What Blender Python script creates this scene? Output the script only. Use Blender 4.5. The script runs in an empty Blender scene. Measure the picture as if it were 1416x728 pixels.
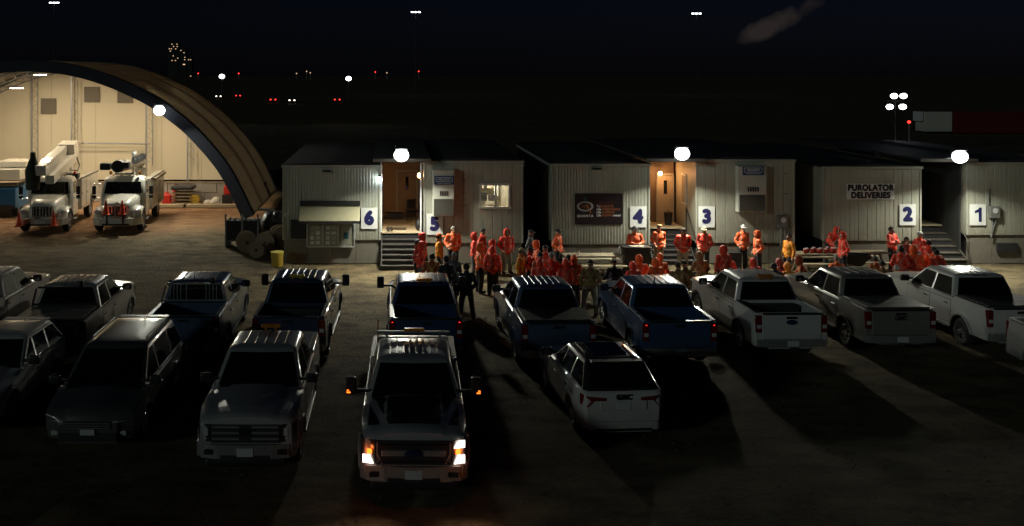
import bpy, bmesh, math, random
from mathutils import Vector, Matrix
random.seed(7)
R = math.radians
C = bpy.context.scene.collection
scene = bpy.context.scene

# ------------------------------------------------------------------ camera
CAMZ, FPX, VX, VY = 8.0, 1400.0, 540.0, 98.0        # height, focal length in photo pixels, vanishing point
cam_d = bpy.data.cameras.new('camera'); cam = bpy.data.objects.new('camera', cam_d); C.objects.link(cam)
cam.location = (0, 0, CAMZ); cam.rotation_euler = (R(90), 0, 0)
cam_d.sensor_width = 36.0; cam_d.lens = 36.0*FPX/1416.0
cam_d.shift_x = (708-VX)/1416.0; cam_d.shift_y = -(364-VY)/1416.0
cam_d.clip_start = 0.1; cam_d.clip_end = 6000
scene.camera = cam

# ------------------------------------------------------------------ world, fill sun, exposure
SUN_AZ = Vector((-0.76, -0.65)); SUN_EL = R(12)      # the weak low light comes from the left, in front of the yard
world = bpy.data.worlds.new('World'); scene.world = world; world.use_nodes = True
wn = world.node_tree.nodes; wl = world.node_tree.links
bg = wn['Background']
sky = wn.new('ShaderNodeTexSky'); sky.sky_type = 'NISHITA'; sky.sun_disc = False
sky.sun_elevation = SUN_EL; sky.sun_rotation = math.atan2(SUN_AZ.x, SUN_AZ.y)
sky.air_density = 1.0; sky.dust_density = 0.6; sky.ozone_density = 3.0
bg.inputs['Strength'].default_value = 0.0021
# a torn patch of pale cloud high on the right, the rest of the night sky clear
tc = wn.new('ShaderNodeTexCoord'); nz = wn.new('ShaderNodeTexNoise'); nz.inputs['Scale'].default_value = 26; nz.inputs['Detail'].default_value = 7
wl.new(tc.outputs['Generated'], nz.inputs['Vector'])
def wmath(op, a, b=None, c=None):
    n = wn.new('ShaderNodeMath'); n.operation = op
    for i, v in enumerate((a, b, c)):
        if v is None: continue
        if isinstance(v, (int, float)): n.inputs[i].default_value = v
        else: wl.new(v, n.inputs[i])
    return n.outputs[0]
sx = wn.new('ShaderNodeSeparateXYZ'); wl.new(tc.outputs['Generated'], sx.inputs[0])
su = wmath('DIVIDE', sx.outputs[0], wmath('MAXIMUM', sx.outputs[1], 0.02)); sv = wmath('DIVIDE', sx.outputs[2], wmath('MAXIMUM', sx.outputs[1], 0.02))
cu, cv = (1086-VX)/FPX, (VY-26)/FPX
du = wmath('SUBTRACT', su, cu); dv = wmath('SUBTRACT', sv, cv)
lin = wmath('SUBTRACT', dv, wmath('MULTIPLY', du, 0.42))
e1 = wmath('POWER', wmath('DIVIDE', du, 0.042), 2); e2 = wmath('POWER', wmath('DIVIDE', lin, 0.010), 2)
rad = wmath('ADD', wmath('ADD', e1, e2), wmath('MULTIPLY', wmath('SUBTRACT', nz.outputs[0], 0.5), 6.0))
mr = wn.new('ShaderNodeMapRange'); wl.new(rad, mr.inputs[0]); mr.inputs[1].default_value = 1.3; mr.inputs[2].default_value = -0.2; mr.inputs[3].default_value = 0; mr.inputs[4].default_value = 1
mask = wmath('MULTIPLY', mr.outputs[0], wmath('GREATER_THAN', sx.outputs[1], 0.1))
mixc = wn.new('ShaderNodeMixRGB'); wl.new(mask, mixc.inputs[0]); 
tint = wn.new('ShaderNodeMixRGB'); tint.blend_type = 'MULTIPLY'; tint.inputs[0].default_value = 1.0; wl.new(sky.outputs[0], tint.inputs[1]); tint.inputs[2].default_value = (0.24, 0.25, 0.52, 1)
wl.new(tint.outputs[0], mixc.inputs[1]); mixc.inputs[2].default_value = (10, 8, 7.6, 1)
wl.new(mixc.outputs[0], bg.inputs['Color'])

sun_d = bpy.data.lights.new('fill_sun', 'SUN'); sun = bpy.data.objects.new('fill_sun', sun_d); C.objects.link(sun)  # weak fill light added so the front vehicles can be read
sun_d.energy = 0.18; sun_d.angle = R(4); sun_d.color = (0.82, 1.0, 0.92)
sdir = Vector((SUN_AZ.x*math.cos(SUN_EL), SUN_AZ.y*math.cos(SUN_EL), math.sin(SUN_EL)))
sun.rotation_euler = sdir.to_track_quat('Z', 'Y').to_euler(); sun.location = sdir*200

vs = scene.view_settings; vs.view_transform = 'Standard'; vs.look = 'None'; vs.exposure = 0.0; vs.gamma = 1.0; vs.use_curve_mapping = False
scene.render.engine = 'CYCLES'
scene.cycles.use_denoising = True
scene.cycles.max_bounces = 6; scene.cycles.diffuse_bounces = 3; scene.cycles.glossy_bounces = 3; scene.cycles.transmission_bounces = 4
scene.cycles.sample_clamp_indirect = 3.0
scene.cycles.use_light_tree = True

FLOOD_W = 430.0          # watts of each roof floodlight
SHED_W = 290.0           # watts of each lamp in the fabric shelter

# ------------------------------------------------------------------ where a photo point lies
def gd(y): return CAMZ*FPX/(y-VY)                      # ground distance seen at photo row y
def hd(y, h): return (CAMZ-h)*FPX/(y-VY)               # distance of a point at height h seen at row y
def wx(px, d): return (px-VX)*d/FPX
def wz(py, d): return CAMZ-(py-VY)*d/FPX

# ------------------------------------------------------------------ materials
MATS = {}
def mat(name, col, rough=0.6, metal=0.0, var=0.15, scale=6.0, bump=0.0, bscale=None, coat=0.0, emit=None, estr=0.0, trans=0.0, rvar=0.1, spec=0.5):
    if name in MATS: return MATS[name]
    m = bpy.data.materials.new(name); m.use_nodes = True
    N = m.node_tree.nodes; L = m.node_tree.links; p = N['Principled BSDF']
    p.inputs['Metallic'].default_value = metal; p.inputs['Coat Weight'].default_value = coat; p.inputs['Coat Roughness'].default_value = 0.08
    p.inputs['Specular IOR Level'].default_value = spec
    t = N.new('ShaderNodeTexCoord'); n = N.new('ShaderNodeTexNoise'); n.inputs['Scale'].default_value = scale; n.inputs['Detail'].default_value = 5; n.inputs['Roughness'].default_value = 0.65
    L.new(t.outputs['Object'], n.inputs['Vector'])
    mx = N.new('ShaderNodeMixRGB'); L.new(n.outputs[0], mx.inputs[0])
    mx.inputs[1].default_value = (*[max(0, c*(1-var)) for c in col], 1); mx.inputs[2].default_value = (*[min(1, c*(1+var)) for c in col], 1)
    L.new(mx.outputs[0], p.inputs['Base Color'])
    r = N.new('ShaderNodeMapRange'); L.new(n.outputs[0], r.inputs[0]); r.inputs[3].default_value = max(0.02, rough-rvar); r.inputs[4].default_value = min(1, rough+rvar)
    L.new(r.outputs[0], p.inputs['Roughness'])
    if bump:
        b = N.new('ShaderNodeBump'); n2 = N.new('ShaderNodeTexNoise'); n2.inputs['Scale'].default_value = bscale or scale*4; n2.inputs['Detail'].default_value = 6
        L.new(t.outputs['Object'], n2.inputs['Vector']); L.new(n2.outputs[0], b.inputs['Height']); b.inputs['Strength'].default_value = bump; b.inputs['Distance'].default_value = 0.02
        L.new(b.outputs[0], p.inputs['Normal'])
    if emit: p.inputs['Emission Color'].default_value = (*emit, 1); p.inputs['Emission Strength'].default_value = estr
    if trans:
        tr = N.new('ShaderNodeBsdfTranslucent'); L.new(mx.outputs[0], tr.inputs[0]); ms = N.new('ShaderNodeMixShader'); ms.inputs[0].default_value = trans
        L.new(p.outputs[0], ms.inputs[1]); L.new(tr.outputs[0], ms.inputs[2]); L.new(ms.outputs[0], N['Material Output'].inputs[0])
    MATS[name] = m; return m

def paint(name, col, metal=0.0, dirt=0.35):
    """car paint with road dust gathered low on the body and in blotches"""
    if name in MATS: return MATS[name]
    m = bpy.data.materials.new(name); m.use_nodes = True
    N = m.node_tree.nodes; L = m.node_tree.links; p = N['Principled BSDF']
    p.inputs['Metallic'].default_value = metal; p.inputs['Coat Weight'].default_value = 1.0; p.inputs['Coat Roughness'].default_value = 0.03
    t = N.new('ShaderNodeTexCoord'); n = N.new('ShaderNodeTexNoise'); n.inputs['Scale'].default_value = 3.0; n.inputs['Detail'].default_value = 8; n.inputs['Roughness'].default_value = 0.7
    L.new(t.outputs['Object'], n.inputs['Vector'])
    s = N.new('ShaderNodeSeparateXYZ'); L.new(t.outputs['Object'], s.inputs[0])
    z = N.new('ShaderNodeMapRange'); L.new(s.outputs[2], z.inputs[0]); z.inputs[1].default_value = 1.0; z.inputs[2].default_value = 0.35; z.inputs[3].default_value = 0.1; z.inputs[4].default_value = 1.0
    a = N.new('ShaderNodeMath'); a.operation = 'MULTIPLY'; L.new(z.outputs[0], a.inputs[0]); L.new(n.outputs[0], a.inputs[1])
    b = N.new('ShaderNodeMath'); b.operation = 'MULTIPLY'; L.new(a.outputs[0], b.inputs[0]); b.inputs[1].default_value = dirt*2.2; b.use_clamp = True
    mx = N.new('ShaderNodeMixRGB'); L.new(b.outputs[0], mx.inputs[0]); mx.inputs[1].default_value = (*col, 1); mx.inputs[2].default_value = (0.13, 0.105, 0.08, 1)
    L.new(mx.outputs[0], p.inputs['Base Color'])
    r = N.new('ShaderNodeMapRange'); L.new(n.outputs[0], r.inputs[0]); r.inputs[3].default_value = 0.22; r.inputs[4].default_value = 0.42
    L.new(r.outputs[0], p.inputs['Roughness'])
    r2 = N.new('ShaderNodeMapRange'); L.new(b.outputs[0], r2.inputs[0]); r2.inputs[3].default_value = 1.0; r2.inputs[4].default_value = 0.1
    L.new(r2.outputs[0], p.inputs['Coat Weight'])
    MATS[name] = m; return m

def ground_mat():
    m = bpy.data.materials.new('gravel_yard'); m.use_nodes = True
    N = m.node_tree.nodes; L = m.node_tree.links; p = N['Principled BSDF']
    t = N.new('ShaderNodeTexCoord')
    def noise(s, d=8, rg=0.65):
        n = N.new('ShaderNodeTexNoise'); n.inputs['Scale'].default_value = s; n.inputs['Detail'].default_value = d; n.inputs['Roughness'].default_value = rg
        L.new(t.outputs['Object'], n.inputs['Vector']); return n
    big = noise(0.12, 6); mid = noise(1.1, 9); fine = noise(7, 9, 0.8)
    mp = N.new('ShaderNodeMapping'); mp.inputs['Scale'].default_value = (0.5, 1.1, 1); mp.inputs['Rotation'].default_value = (0, 0, R(8)); L.new(t.outputs['Object'], mp.inputs[0])
    tr = N.new('ShaderNodeTexNoise'); tr.inputs['Scale'].default_value = 1.5; tr.inputs['Detail'].default_value = 7; L.new(mp.outputs[0], tr.inputs['Vector'])
    cr = N.new('ShaderNodeValToRGB'); e = cr.color_ramp.elements
    e[0].position = 0.40; e[0].color = (0.040, 0.031, 0.018, 1); e[1].position = 0.62; e[1].color = (0.32, 0.25, 0.135, 1)
    mm = N.new('ShaderNodeMath'); mm.operation = 'MULTIPLY_ADD'; L.new(tr.outputs[0], mm.inputs[0]); mm.inputs[1].default_value = 0.4
    m2 = N.new('ShaderNodeMath'); m2.operation = 'MULTIPLY_ADD'; L.new(mid.outputs[0], m2.inputs[0]); m2.inputs[1].default_value = 0.3
    m3 = N.new('ShaderNodeMath'); m3.operation = 'MULTIPLY'; L.new(fine.outputs[0], m3.inputs[0]); m3.inputs[1].default_value = 0.36
    L.new(m3.outputs[0], m2.inputs[2]); L.new(m2.outputs[0], mm.inputs[2]); L.new(mm.outputs[0], cr.inputs[0])
    mx = N.new('ShaderNodeMixRGB'); mx.blend_type = 'MULTIPLY'; mx.inputs[0].default_value = 0.7; L.new(cr.outputs[0], mx.inputs[1])
    c2 = N.new('ShaderNodeValToRGB'); c2.color_ramp.elements[0].color = (0.62, 0.6, 0.58, 1); c2.color_ramp.elements[1].color = (1, 1, 1, 1); c2.color_ramp.elements[0].position = 0.35; c2.color_ramp.elements[1].position = 0.65
    L.new(big.outputs[0], c2.inputs[0]); L.new(c2.outputs[0], mx.inputs[2])
    # red-brown clay worn bare round the shelter mouth
    sp = N.new('ShaderNodeSeparateXYZ'); L.new(t.outputs['Object'], sp.inputs[0])
    def mt(op, a, b):
        n = N.new('ShaderNodeMath'); n.operation = op
        for i, v in enumerate((a, b)):
            if isinstance(v, (int, float)): n.inputs[i].default_value = v
            else: L.new(v, n.inputs[i])
        return n.outputs[0]
    ey = mt('POWER', mt('DIVIDE', mt('SUBTRACT', sp.outputs[1], 57), 8.5), 2); ex = mt('POWER', mt('DIVIDE', mt('SUBTRACT', sp.outputs[0], -19), 14.5), 2)
    rr_ = mt('ADD', mt('ADD', ex, ey), mt('MULTIPLY', mt('SUBTRACT', tr.outputs[0], 0.5), 1.6)); mk = N.new('ShaderNodeMapRange'); L.new(rr_, mk.inputs[0]); mk.inputs[1].default_value = 1.35; mk.inputs[2].default_value = 0.6
    cl = N.new('ShaderNodeValToRGB'); cl.color_ramp.elements[0].position = 0.36; cl.color_ramp.elements[0].color = (0.15, 0.07, 0.035, 1); cl.color_ramp.elements[1].position = 0.64; cl.color_ramp.elements[1].color = (0.46, 0.27, 0.14, 1); L.new(mm.outputs[0], cl.inputs[0])
    mx2 = N.new('ShaderNodeMixRGB'); L.new(mk.outputs[0], mx2.inputs[0]); L.new(mx.outputs[0], mx2.inputs[1]); L.new(cl.outputs[0], mx2.inputs[2]); L.new(mx2.outputs[0], p.inputs['Base Color'])
    p.inputs['Roughness'].default_value = 0.88; p.inputs['Specular IOR Level'].default_value = 0.25
    b = N.new('ShaderNodeBump'); b.inputs['Strength'].default_value = 1.0; b.inputs['Distance'].default_value = 0.16
    m4 = N.new('ShaderNodeMath'); m4.operation = 'ADD'; L.new(mm.outputs[0], m4.inputs[0]); L.new(fine.outputs[0], m4.inputs[1]); L.new(m4.outputs[0], b.inputs['Height']); L.new(b.outputs[0], p.inputs['Normal'])
    return m

def wall_mat(name, col):
    """painted siding with rain streaks and mud splashed up from the yard, laid out in the place itself so that no two panels match"""
    m = bpy.data.materials.new(name); m.use_nodes = True; N = m.node_tree.nodes; L = m.node_tree.links; p = N['Principled BSDF']
    g = N.new('ShaderNodeNewGeometry')
    def noise(sc, d, vec=(1, 1, 1)):
        mp = N.new('ShaderNodeMapping'); mp.inputs['Scale'].default_value = vec; L.new(g.outputs['Position'], mp.inputs[0]); n = N.new('ShaderNodeTexNoise'); n.inputs['Scale'].default_value = sc; n.inputs['Detail'].default_value = d; n.inputs['Roughness'].default_value = 0.7; L.new(mp.outputs[0], n.inputs['Vector']); return n.outputs[0]
    def ramp(v, a, b):
        r = N.new('ShaderNodeMapRange'); L.new(v, r.inputs[0]); r.inputs[1].default_value = a; r.inputs[2].default_value = b; return r.outputs[0]
    streak = ramp(noise(2.2, 7, (3.0, 3.0, 0.22)), 0.5, 0.74); blot = ramp(noise(0.9, 8), 0.42, 0.75); s = N.new('ShaderNodeSeparateXYZ'); L.new(g.outputs['Position'], s.inputs[0])
    low = ramp(s.outputs[2], 2.1, 0.9); sp = N.new('ShaderNodeMath'); sp.operation = 'MULTIPLY'; L.new(low, sp.inputs[0]); L.new(noise(3.5, 9), sp.inputs[1])
    c = (*col, 1)
    def mix(fac, base, tgt, k):
        f = N.new('ShaderNodeMath'); f.operation = 'MULTIPLY'; L.new(fac, f.inputs[0]); f.inputs[1].default_value = k; x = N.new('ShaderNodeMixRGB'); L.new(f.outputs[0], x.inputs[0])
        if isinstance(base, tuple): x.inputs[1].default_value = base
        else: L.new(base, x.inputs[1])
        x.inputs[2].default_value = tgt; return x.outputs[0]
    o = mix(streak, c, (0.2, 0.165, 0.1, 1), 0.45); o = mix(blot, o, (0.3, 0.28, 0.2, 1), 0.4); o = mix(sp.outputs[0], o, (0.12, 0.095, 0.06, 1), 1.1); L.new(o, p.inputs['Base Color']); p.inputs['Roughness'].default_value = 0.55
    b = N.new('ShaderNodeBump'); b.inputs['Strength'].default_value = 0.25; b.inputs['Distance'].default_value = 0.03; L.new(noise(1.3, 3), b.inputs['Height']); L.new(b.outputs[0], p.inputs['Normal'])
    MATS[name] = m; return m
M = dict(
 siding=wall_mat('cream_siding', (0.40, 0.405, 0.335)), siding_w=wall_mat('ribbed_steel_siding', (0.43, 0.45, 0.385)),
 trim=mat('trim_grey', (0.38, 0.38, 0.32), 0.5), dark=mat('dark_void', (0.02, 0.02, 0.022), 0.7), roofing=mat('dark_roofing', (0.018, 0.019, 0.021), 0.7, bump=0.3),
 skirt=mat('weathered_skirt', (0.16, 0.145, 0.115), 0.85, var=0.35, scale=3.5, bump=0.3),
 black=mat('black_plastic', (0.015, 0.015, 0.016), 0.45), rubber=mat('tyre_rubber', (0.02, 0.02, 0.02), 0.85, bump=0.2, bscale=40),
 alloy=mat('alloy_rim', (0.45, 0.46, 0.48), 0.3, metal=0.9), steelrim=mat('painted_steel_rim', (0.4, 0.4, 0.4), 0.4, metal=0.4), chrome=mat('chrome_trim', (0.62, 0.63, 0.65), 0.25, metal=0.75, var=0.08),
 glass=mat('tinted_glass', (0.006, 0.007, 0.008), 0.04, var=0.1, rvar=0.02, coat=0.3), lens=mat('clear_lamp_lens', (0.55, 0.56, 0.57), 0.08, coat=1.0, rvar=0.03),
 taillens=mat('red_tail_lens', (0.16, 0.006, 0.008), 0.12, coat=1.0, rvar=0.04), amberlens=mat('amber_lens', (0.55, 0.19, 0.01), 0.2, coat=0.8),
 yellow=mat('yellow_plastic', (0.48, 0.33, 0.04), 0.55), white=mat('white_board', (0.74, 0.75, 0.73), 0.5, var=0.06), navy=mat('navy_lettering', (0.012, 0.016, 0.09), 0.5), ink=mat('black_lettering', (0.01, 0.01, 0.012), 0.5),
 plate=mat('licence_plate', (0.55, 0.57, 0.58), 0.4, var=0.12, scale=30), mirrorglass=mat('mirror_glass', (0.5, 0.5, 0.5), 0.05, metal=1.0, rvar=0.02),
 wood=mat('weathered_plank', (0.24, 0.18, 0.115), 0.8, var=0.3, scale=9, bump=0.3), woodlight=mat('pale_plank', (0.42, 0.36, 0.24), 0.75, var=0.25, scale=9, bump=0.25), ply=mat('varnished_plywood', (0.33, 0.2, 0.1), 0.6, var=0.25, scale=4),
 steel=mat('galvanised_steel', (0.32, 0.33, 0.34), 0.45, metal=0.7), darksteel=mat('dark_steel', (0.05, 0.05, 0.055), 0.5, metal=0.5),
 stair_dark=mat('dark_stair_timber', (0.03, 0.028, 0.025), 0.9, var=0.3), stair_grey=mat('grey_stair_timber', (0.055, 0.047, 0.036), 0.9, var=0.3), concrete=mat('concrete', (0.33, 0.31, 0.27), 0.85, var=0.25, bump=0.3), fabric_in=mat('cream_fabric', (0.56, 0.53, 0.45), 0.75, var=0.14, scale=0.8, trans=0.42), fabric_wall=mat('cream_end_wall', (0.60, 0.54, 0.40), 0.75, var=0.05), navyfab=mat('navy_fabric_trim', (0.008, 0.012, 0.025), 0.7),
 red=mat('red_plastic', (0.55, 0.03, 0.02), 0.45), cone=mat('orange_cone', (0.75, 0.07, 0.015), 0.5), blue=mat('blue_paint', (0.02, 0.15, 0.34), 0.45), truckwhite=paint('utility_white', (0.70, 0.67, 0.58), dirt=0.2),
 skin=mat('skin', (0.42, 0.24, 0.16), 0.5, var=0.1), skin2=mat('skin_tan', (0.28, 0.15, 0.09), 0.5, var=0.1), bootm=mat('boot_leather', (0.03, 0.024, 0.018), 0.6),
 lampwhite=mat('lit_flood_lens', (0.9, 0.9, 0.9), 0.3, emit=(0.95, 1.0, 0.93), estr=9.0), lampwarm=mat('lit_warm_bulb', (0.9, 0.8, 0.6), 0.3, emit=(1.0, 0.5, 0.2), estr=45.0), lampcool=mat('lit_cool_bulb', (0.9, 0.9, 0.9), 0.3, emit=(0.8, 0.92, 1.0), estr=45.0),
 lampshed=mat('lit_shed_lamp', (0.9, 0.9, 0.9), 0.3, emit=(1.0, 0.82, 0.55), estr=30.0), headlit=mat('lit_headlamp', (0.9, 0.9, 0.9), 0.2, emit=(1.0, 0.86, 0.72), estr=5.0), amberlit=mat('lit_amber_signal', (0.8, 0.2, 0.02), 0.2, emit=(1.0, 0.14, 0.012), estr=4.0), redlit=mat('lit_red_lamp', (0.6, 0.02, 0.02), 0.2, emit=(1.0, 0.03, 0.02), estr=4.0),
 farwhite=mat('far_lit_lens', (0.9, 0.9, 0.9), 0.3, emit=(0.93, 0.97, 1.0), estr=7.0), farwarm=mat('far_lit_pane', (0.9, 0.8, 0.6), 0.4, emit=(1.0, 0.62, 0.35), estr=0.8), room=mat('office_wall', (0.6, 0.57, 0.48), 0.7),
)

# ------------------------------------------------------------------ mesh building
class MB:
    def __init__(s): s.v = []; s.f = []; s.smooth = []
    def add(s, vs, fs, sm=False):
        o = len(s.v); s.v += [tuple(v) for v in vs]; s.f += [tuple(i+o for i in f) for f in fs]; s.smooth += [sm]*len(fs); return s
    def box(s, c, d, bev=0.0, rot=None):
        bm = bmesh.new(); bmesh.ops.create_cube(bm, size=1)
        for v in bm.verts: v.co = Vector((v.co.x*d[0], v.co.y*d[1], v.co.z*d[2]))
        if bev: bmesh.ops.bevel(bm, geom=list(bm.edges), offset=min(bev, min(d)*0.45), segments=2 if bev > 0.012 else 1, affect='EDGES', profile=0.6)
        mt = Matrix.Translation(c) @ (rot.to_matrix().to_4x4() if rot else Matrix())
        bm.transform(mt); bm.verts.index_update()
        s.add([v.co[:] for v in bm.verts], [[v.index for v in f.verts] for f in bm.faces], False); bm.free(); return s
    def tube(s, p0, p1, r0, r1=None, n=12, caps=True):
        r1 = r0 if r1 is None else r1; p0 = Vector(p0); p1 = Vector(p1); ax = (p1-p0).normalized(); a = ax.orthogonal().normalized(); b = ax.cross(a)
        vs = [p0+(a*math.cos(2*math.pi*i/n)+b*math.sin(2*math.pi*i/n))*r0 for i in range(n)]+[p1+(a*math.cos(2*math.pi*i/n)+b*math.sin(2*math.pi*i/n))*r1 for i in range(n)]
        s.add(vs, [(i, (i+1) % n, n+(i+1) % n, n+i) for i in range(n)], True)
        if caps: s.add(vs, [tuple(range(n))[::-1], tuple(range(n, 2*n))])
        return s
    def path(s, pts, r, n=8):
        for a, b in zip(pts, pts[1:]): s.tube(a, b, r, r, n)
        return s
    def lathe(s, prof, c=(0, 0, 0), axis='z', n=20, closed=False):
        vs = []
        for r, h in prof:
            for i in range(n):
                t = 2*math.pi*i/n; p = (r*math.cos(t), r*math.sin(t), h)
                if axis == 'y': p = (p[0], p[2], p[1])
                elif axis == 'x': p = (p[2], p[0], p[1])
                vs.append((p[0]+c[0], p[1]+c[1], p[2]+c[2]))
        k = len(prof); fs = [(j*n+i, j*n+(i+1) % n, (j+1)*n+(i+1) % n, (j+1)*n+i) for j in range(k-1) for i in range(n)]
        s.add(vs, fs, True)
        if not closed:
            if prof[0][0] > 1e-4: s.add(vs[:n], [tuple(range(n))[::-1]])
            if prof[-1][0] > 1e-4: s.add(vs[-n:], [tuple(range(n))])
        return s
    def ell(s, c, r, n=12, m=8, rot=None):
        vs = []; fs = []
        for j in range(m+1):
            ph = math.pi*j/m
            for i in range(n):
                t = 2*math.pi*i/n; p = Vector((math.sin(ph)*math.cos(t)*r[0], math.sin(ph)*math.sin(t)*r[1], math.cos(ph)*r[2]))
                if rot: p = rot @ p
                vs.append(Vector(c)+p)
        for j in range(m):
            for i in range(n): fs.append((j*n+i, (j+1)*n+i, (j+1)*n+(i+1) % n, j*n+(i+1) % n))
        return s.add(vs, fs, True)
    def loft(s, rings, cap0=True, cap1=True, sm=True):
        n = len(rings[0]); vs = [p for r in rings for p in r]
        s.add(vs, [(j*n+i, j*n+(i+1) % n, (j+1)*n+(i+1) % n, (j+1)*n+i) for j in range(len(rings)-1) for i in range(n)], sm)
        if cap0: s.add(rings[0], [tuple(range(n))[::-1]])
        if cap1: s.add(rings[-1], [tuple(range(n))])
        return s
    def prism(s, poly, d, off=(0, 0, 0), axis='y', sm=False):
        """polygon in the two other axes, thickness d along axis"""
        def P(a, b, t): return {'y': (a, t, b), 'x': (t, a, b), 'z': (a, b, t)}[axis]
        n = len(poly); vs = [Vector(P(a, b, 0))+Vector(off) for a, b in poly]+[Vector(P(a, b, d))+Vector(off) for a, b in poly]
        return s.add(vs, [tuple(range(n)), tuple(range(n, 2*n))[::-1]]+[(i, n+i, n+(i+1) % n, (i+1) % n) for i in range(n)], sm)
    def mesh(s, name, sharp=40):
        me = bpy.data.meshes.new(name); me.from_pydata(s.v, [], s.f)
        bm = bmesh.new(); bm.from_mesh(me); bmesh.ops.remove_doubles(bm, verts=bm.verts, dist=0.0004); bmesh.ops.delete(bm, geom=[v for v in bm.verts if not v.link_faces], context='VERTS'); bmesh.ops.recalc_face_normals(bm, faces=bm.faces); bm.to_mesh(me); bm.free()
        if any(s.smooth):
            me.shade_smooth()
            try: me.set_sharp_from_angle(angle=R(sharp))
            except Exception: pass
        return me
    def build(s, name, m, parent=None, loc=None, sharp=40):
        return put(name, s.mesh(name, sharp), m, parent, loc)
def put(name, me, m, parent=None, loc=None, rz=0):
    if m and not me.materials: me.materials.append(m)
    o = bpy.data.objects.new(name, me); C.objects.link(o)
    if m and me.materials[0] is not m: o.material_slots[0].link = 'OBJECT'; o.material_slots[0].material = m
    if parent: o.parent = parent
    if loc is not None: o.location = loc
    if rz: o.rotation_euler.z = rz
    return o
def tag(o, label, cat, group=None, kind=None):
    o['label'] = label; o['category'] = cat
    if group: o['group'] = group
    if kind: o['kind'] = kind
    return o
def thing(name, label, cat, loc=(0, 0, 0), rz=0.0, group=None):
    o = bpy.data.objects.new(name, None); C.objects.link(o); o.location = loc; o.rotation_euler = (0, 0, rz); o.empty_display_size = 0.2
    return tag(o, label, cat, group)
def text(body, size, m, parent, loc, bold=0.0, heavy=0.0, name='lettering', align='CENTER', spacing=1.0, rot=(R(90), 0, 0), sx=1.0, ext=0.003):
    cu = bpy.data.curves.new(name, 'FONT'); cu.body = body; cu.size = size; cu.align_x = align; cu.align_y = 'CENTER'; cu.offset = bold; cu.extrude = ext; cu.space_character = spacing
    tmp = bpy.data.objects.new('tmp', cu); C.objects.link(tmp); dg = bpy.context.evaluated_depsgraph_get()
    me = bpy.data.meshes.new_from_object(tmp.evaluated_get(dg)); bpy.data.objects.remove(tmp); me.materials.clear()
    if heavy:                                   # thicken the strokes: the outline laid over itself a little shifted
        base = [v.co.copy() for v in me.vertices]; fs = [tuple(p.vertices) for p in me.polygons]; vs = []; ff = []
        for k, (a, b) in enumerate(((0, 0), (1, 0), (-1, 0), (0, 1), (0, -1), (0.7, 0.7), (-0.7, 0.7), (0.7, -0.7), (-0.7, -0.7))):
            ff += [tuple(i+len(vs) for i in f) for f in fs]; vs += [(c.x+a*heavy, c.y+b*heavy, c.z+k*0.0003) for c in base]
        me = bpy.data.meshes.new(name); me.from_pydata(vs, [], ff)
    o = put(name, me, m, parent, loc); o.rotation_euler = rot; o.scale = (sx, 1, 1); return o
def light(name, kind, W, col, parent, loc, **kw):
    d = bpy.data.lights.new(name, kind); d.energy = W; d.color = col; o = bpy.data.objects.new(name, d); C.objects.link(o); o.parent = parent; o.location = loc
    aim = kw.pop('aim', None)
    for k, v in kw.items(): setattr(d, k, v)
    if aim is not None: o.rotation_euler = Vector(aim).to_track_quat('-Z', 'Y').to_euler()
    return o

# ================================================================== ground
def build_ground():
    bm = bmesh.new()
    xs = [-1490, -500, -150, -60]+[-40+i*0.5 for i in range(161)]+[60, 150, 500, 1490]; ys = [-60, -10, 5]+[10+i*0.5 for i in range(112)]+[75, 100, 150, 300, 700, 1500]
    rnd = random.Random(3); g = {}
    for j, y in enumerate(ys):
        for i, x in enumerate(xs):
            z = min(0.0, rnd.uniform(-0.03, 0.0)-0.012*(1+math.sin(x*1.9+math.sin(y*0.35)*2.2))) if (-39 < x < 39 and 11 < y < 64) else -0.01
            g[i, j] = bm.verts.new((x, y, z))
    for j in range(len(ys)-1):
        for i in range(len(xs)-1): bm.faces.new((g[i, j], g[i+1, j], g[i+1, j+1], g[i, j+1]))
    me = bpy.data.meshes.new('ground'); bm.to_mesh(me); bm.free(); me.shade_smooth()
    o = put('ground', me, ground_mat()); o['kind'] = 'structure'
    # loose stones scattered over the yard
    mb = MB(); rnd = random.Random(11)
    for _ in range(1500):
        x = rnd.uniform(-12, 26); y = rnd.uniform(17, 44); r = rnd.uniform(0.008, 0.022)
        a = [rnd.uniform(0.6, 1.3) for _ in range(4)]
        mb.add([(x-r*a[0], y-r*a[1], -0.02), (x+r*a[2], y-r, -0.02), (x+r, y+r*a[3], -0.02), (x-r, y+r*a[0], -0.02), (x+r*0.2, y, r*0.9)], [(0, 1, 4), (1, 2, 4), (2, 3, 4), (3, 0, 4)])
    s = mb.build('gravel', mat('loose_stone', (0.11, 0.095, 0.072), 0.9, var=0.4)); tag(s, 'loose stones scattered over the brown yard', 'gravel', kind='stuff')
build_ground()

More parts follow.
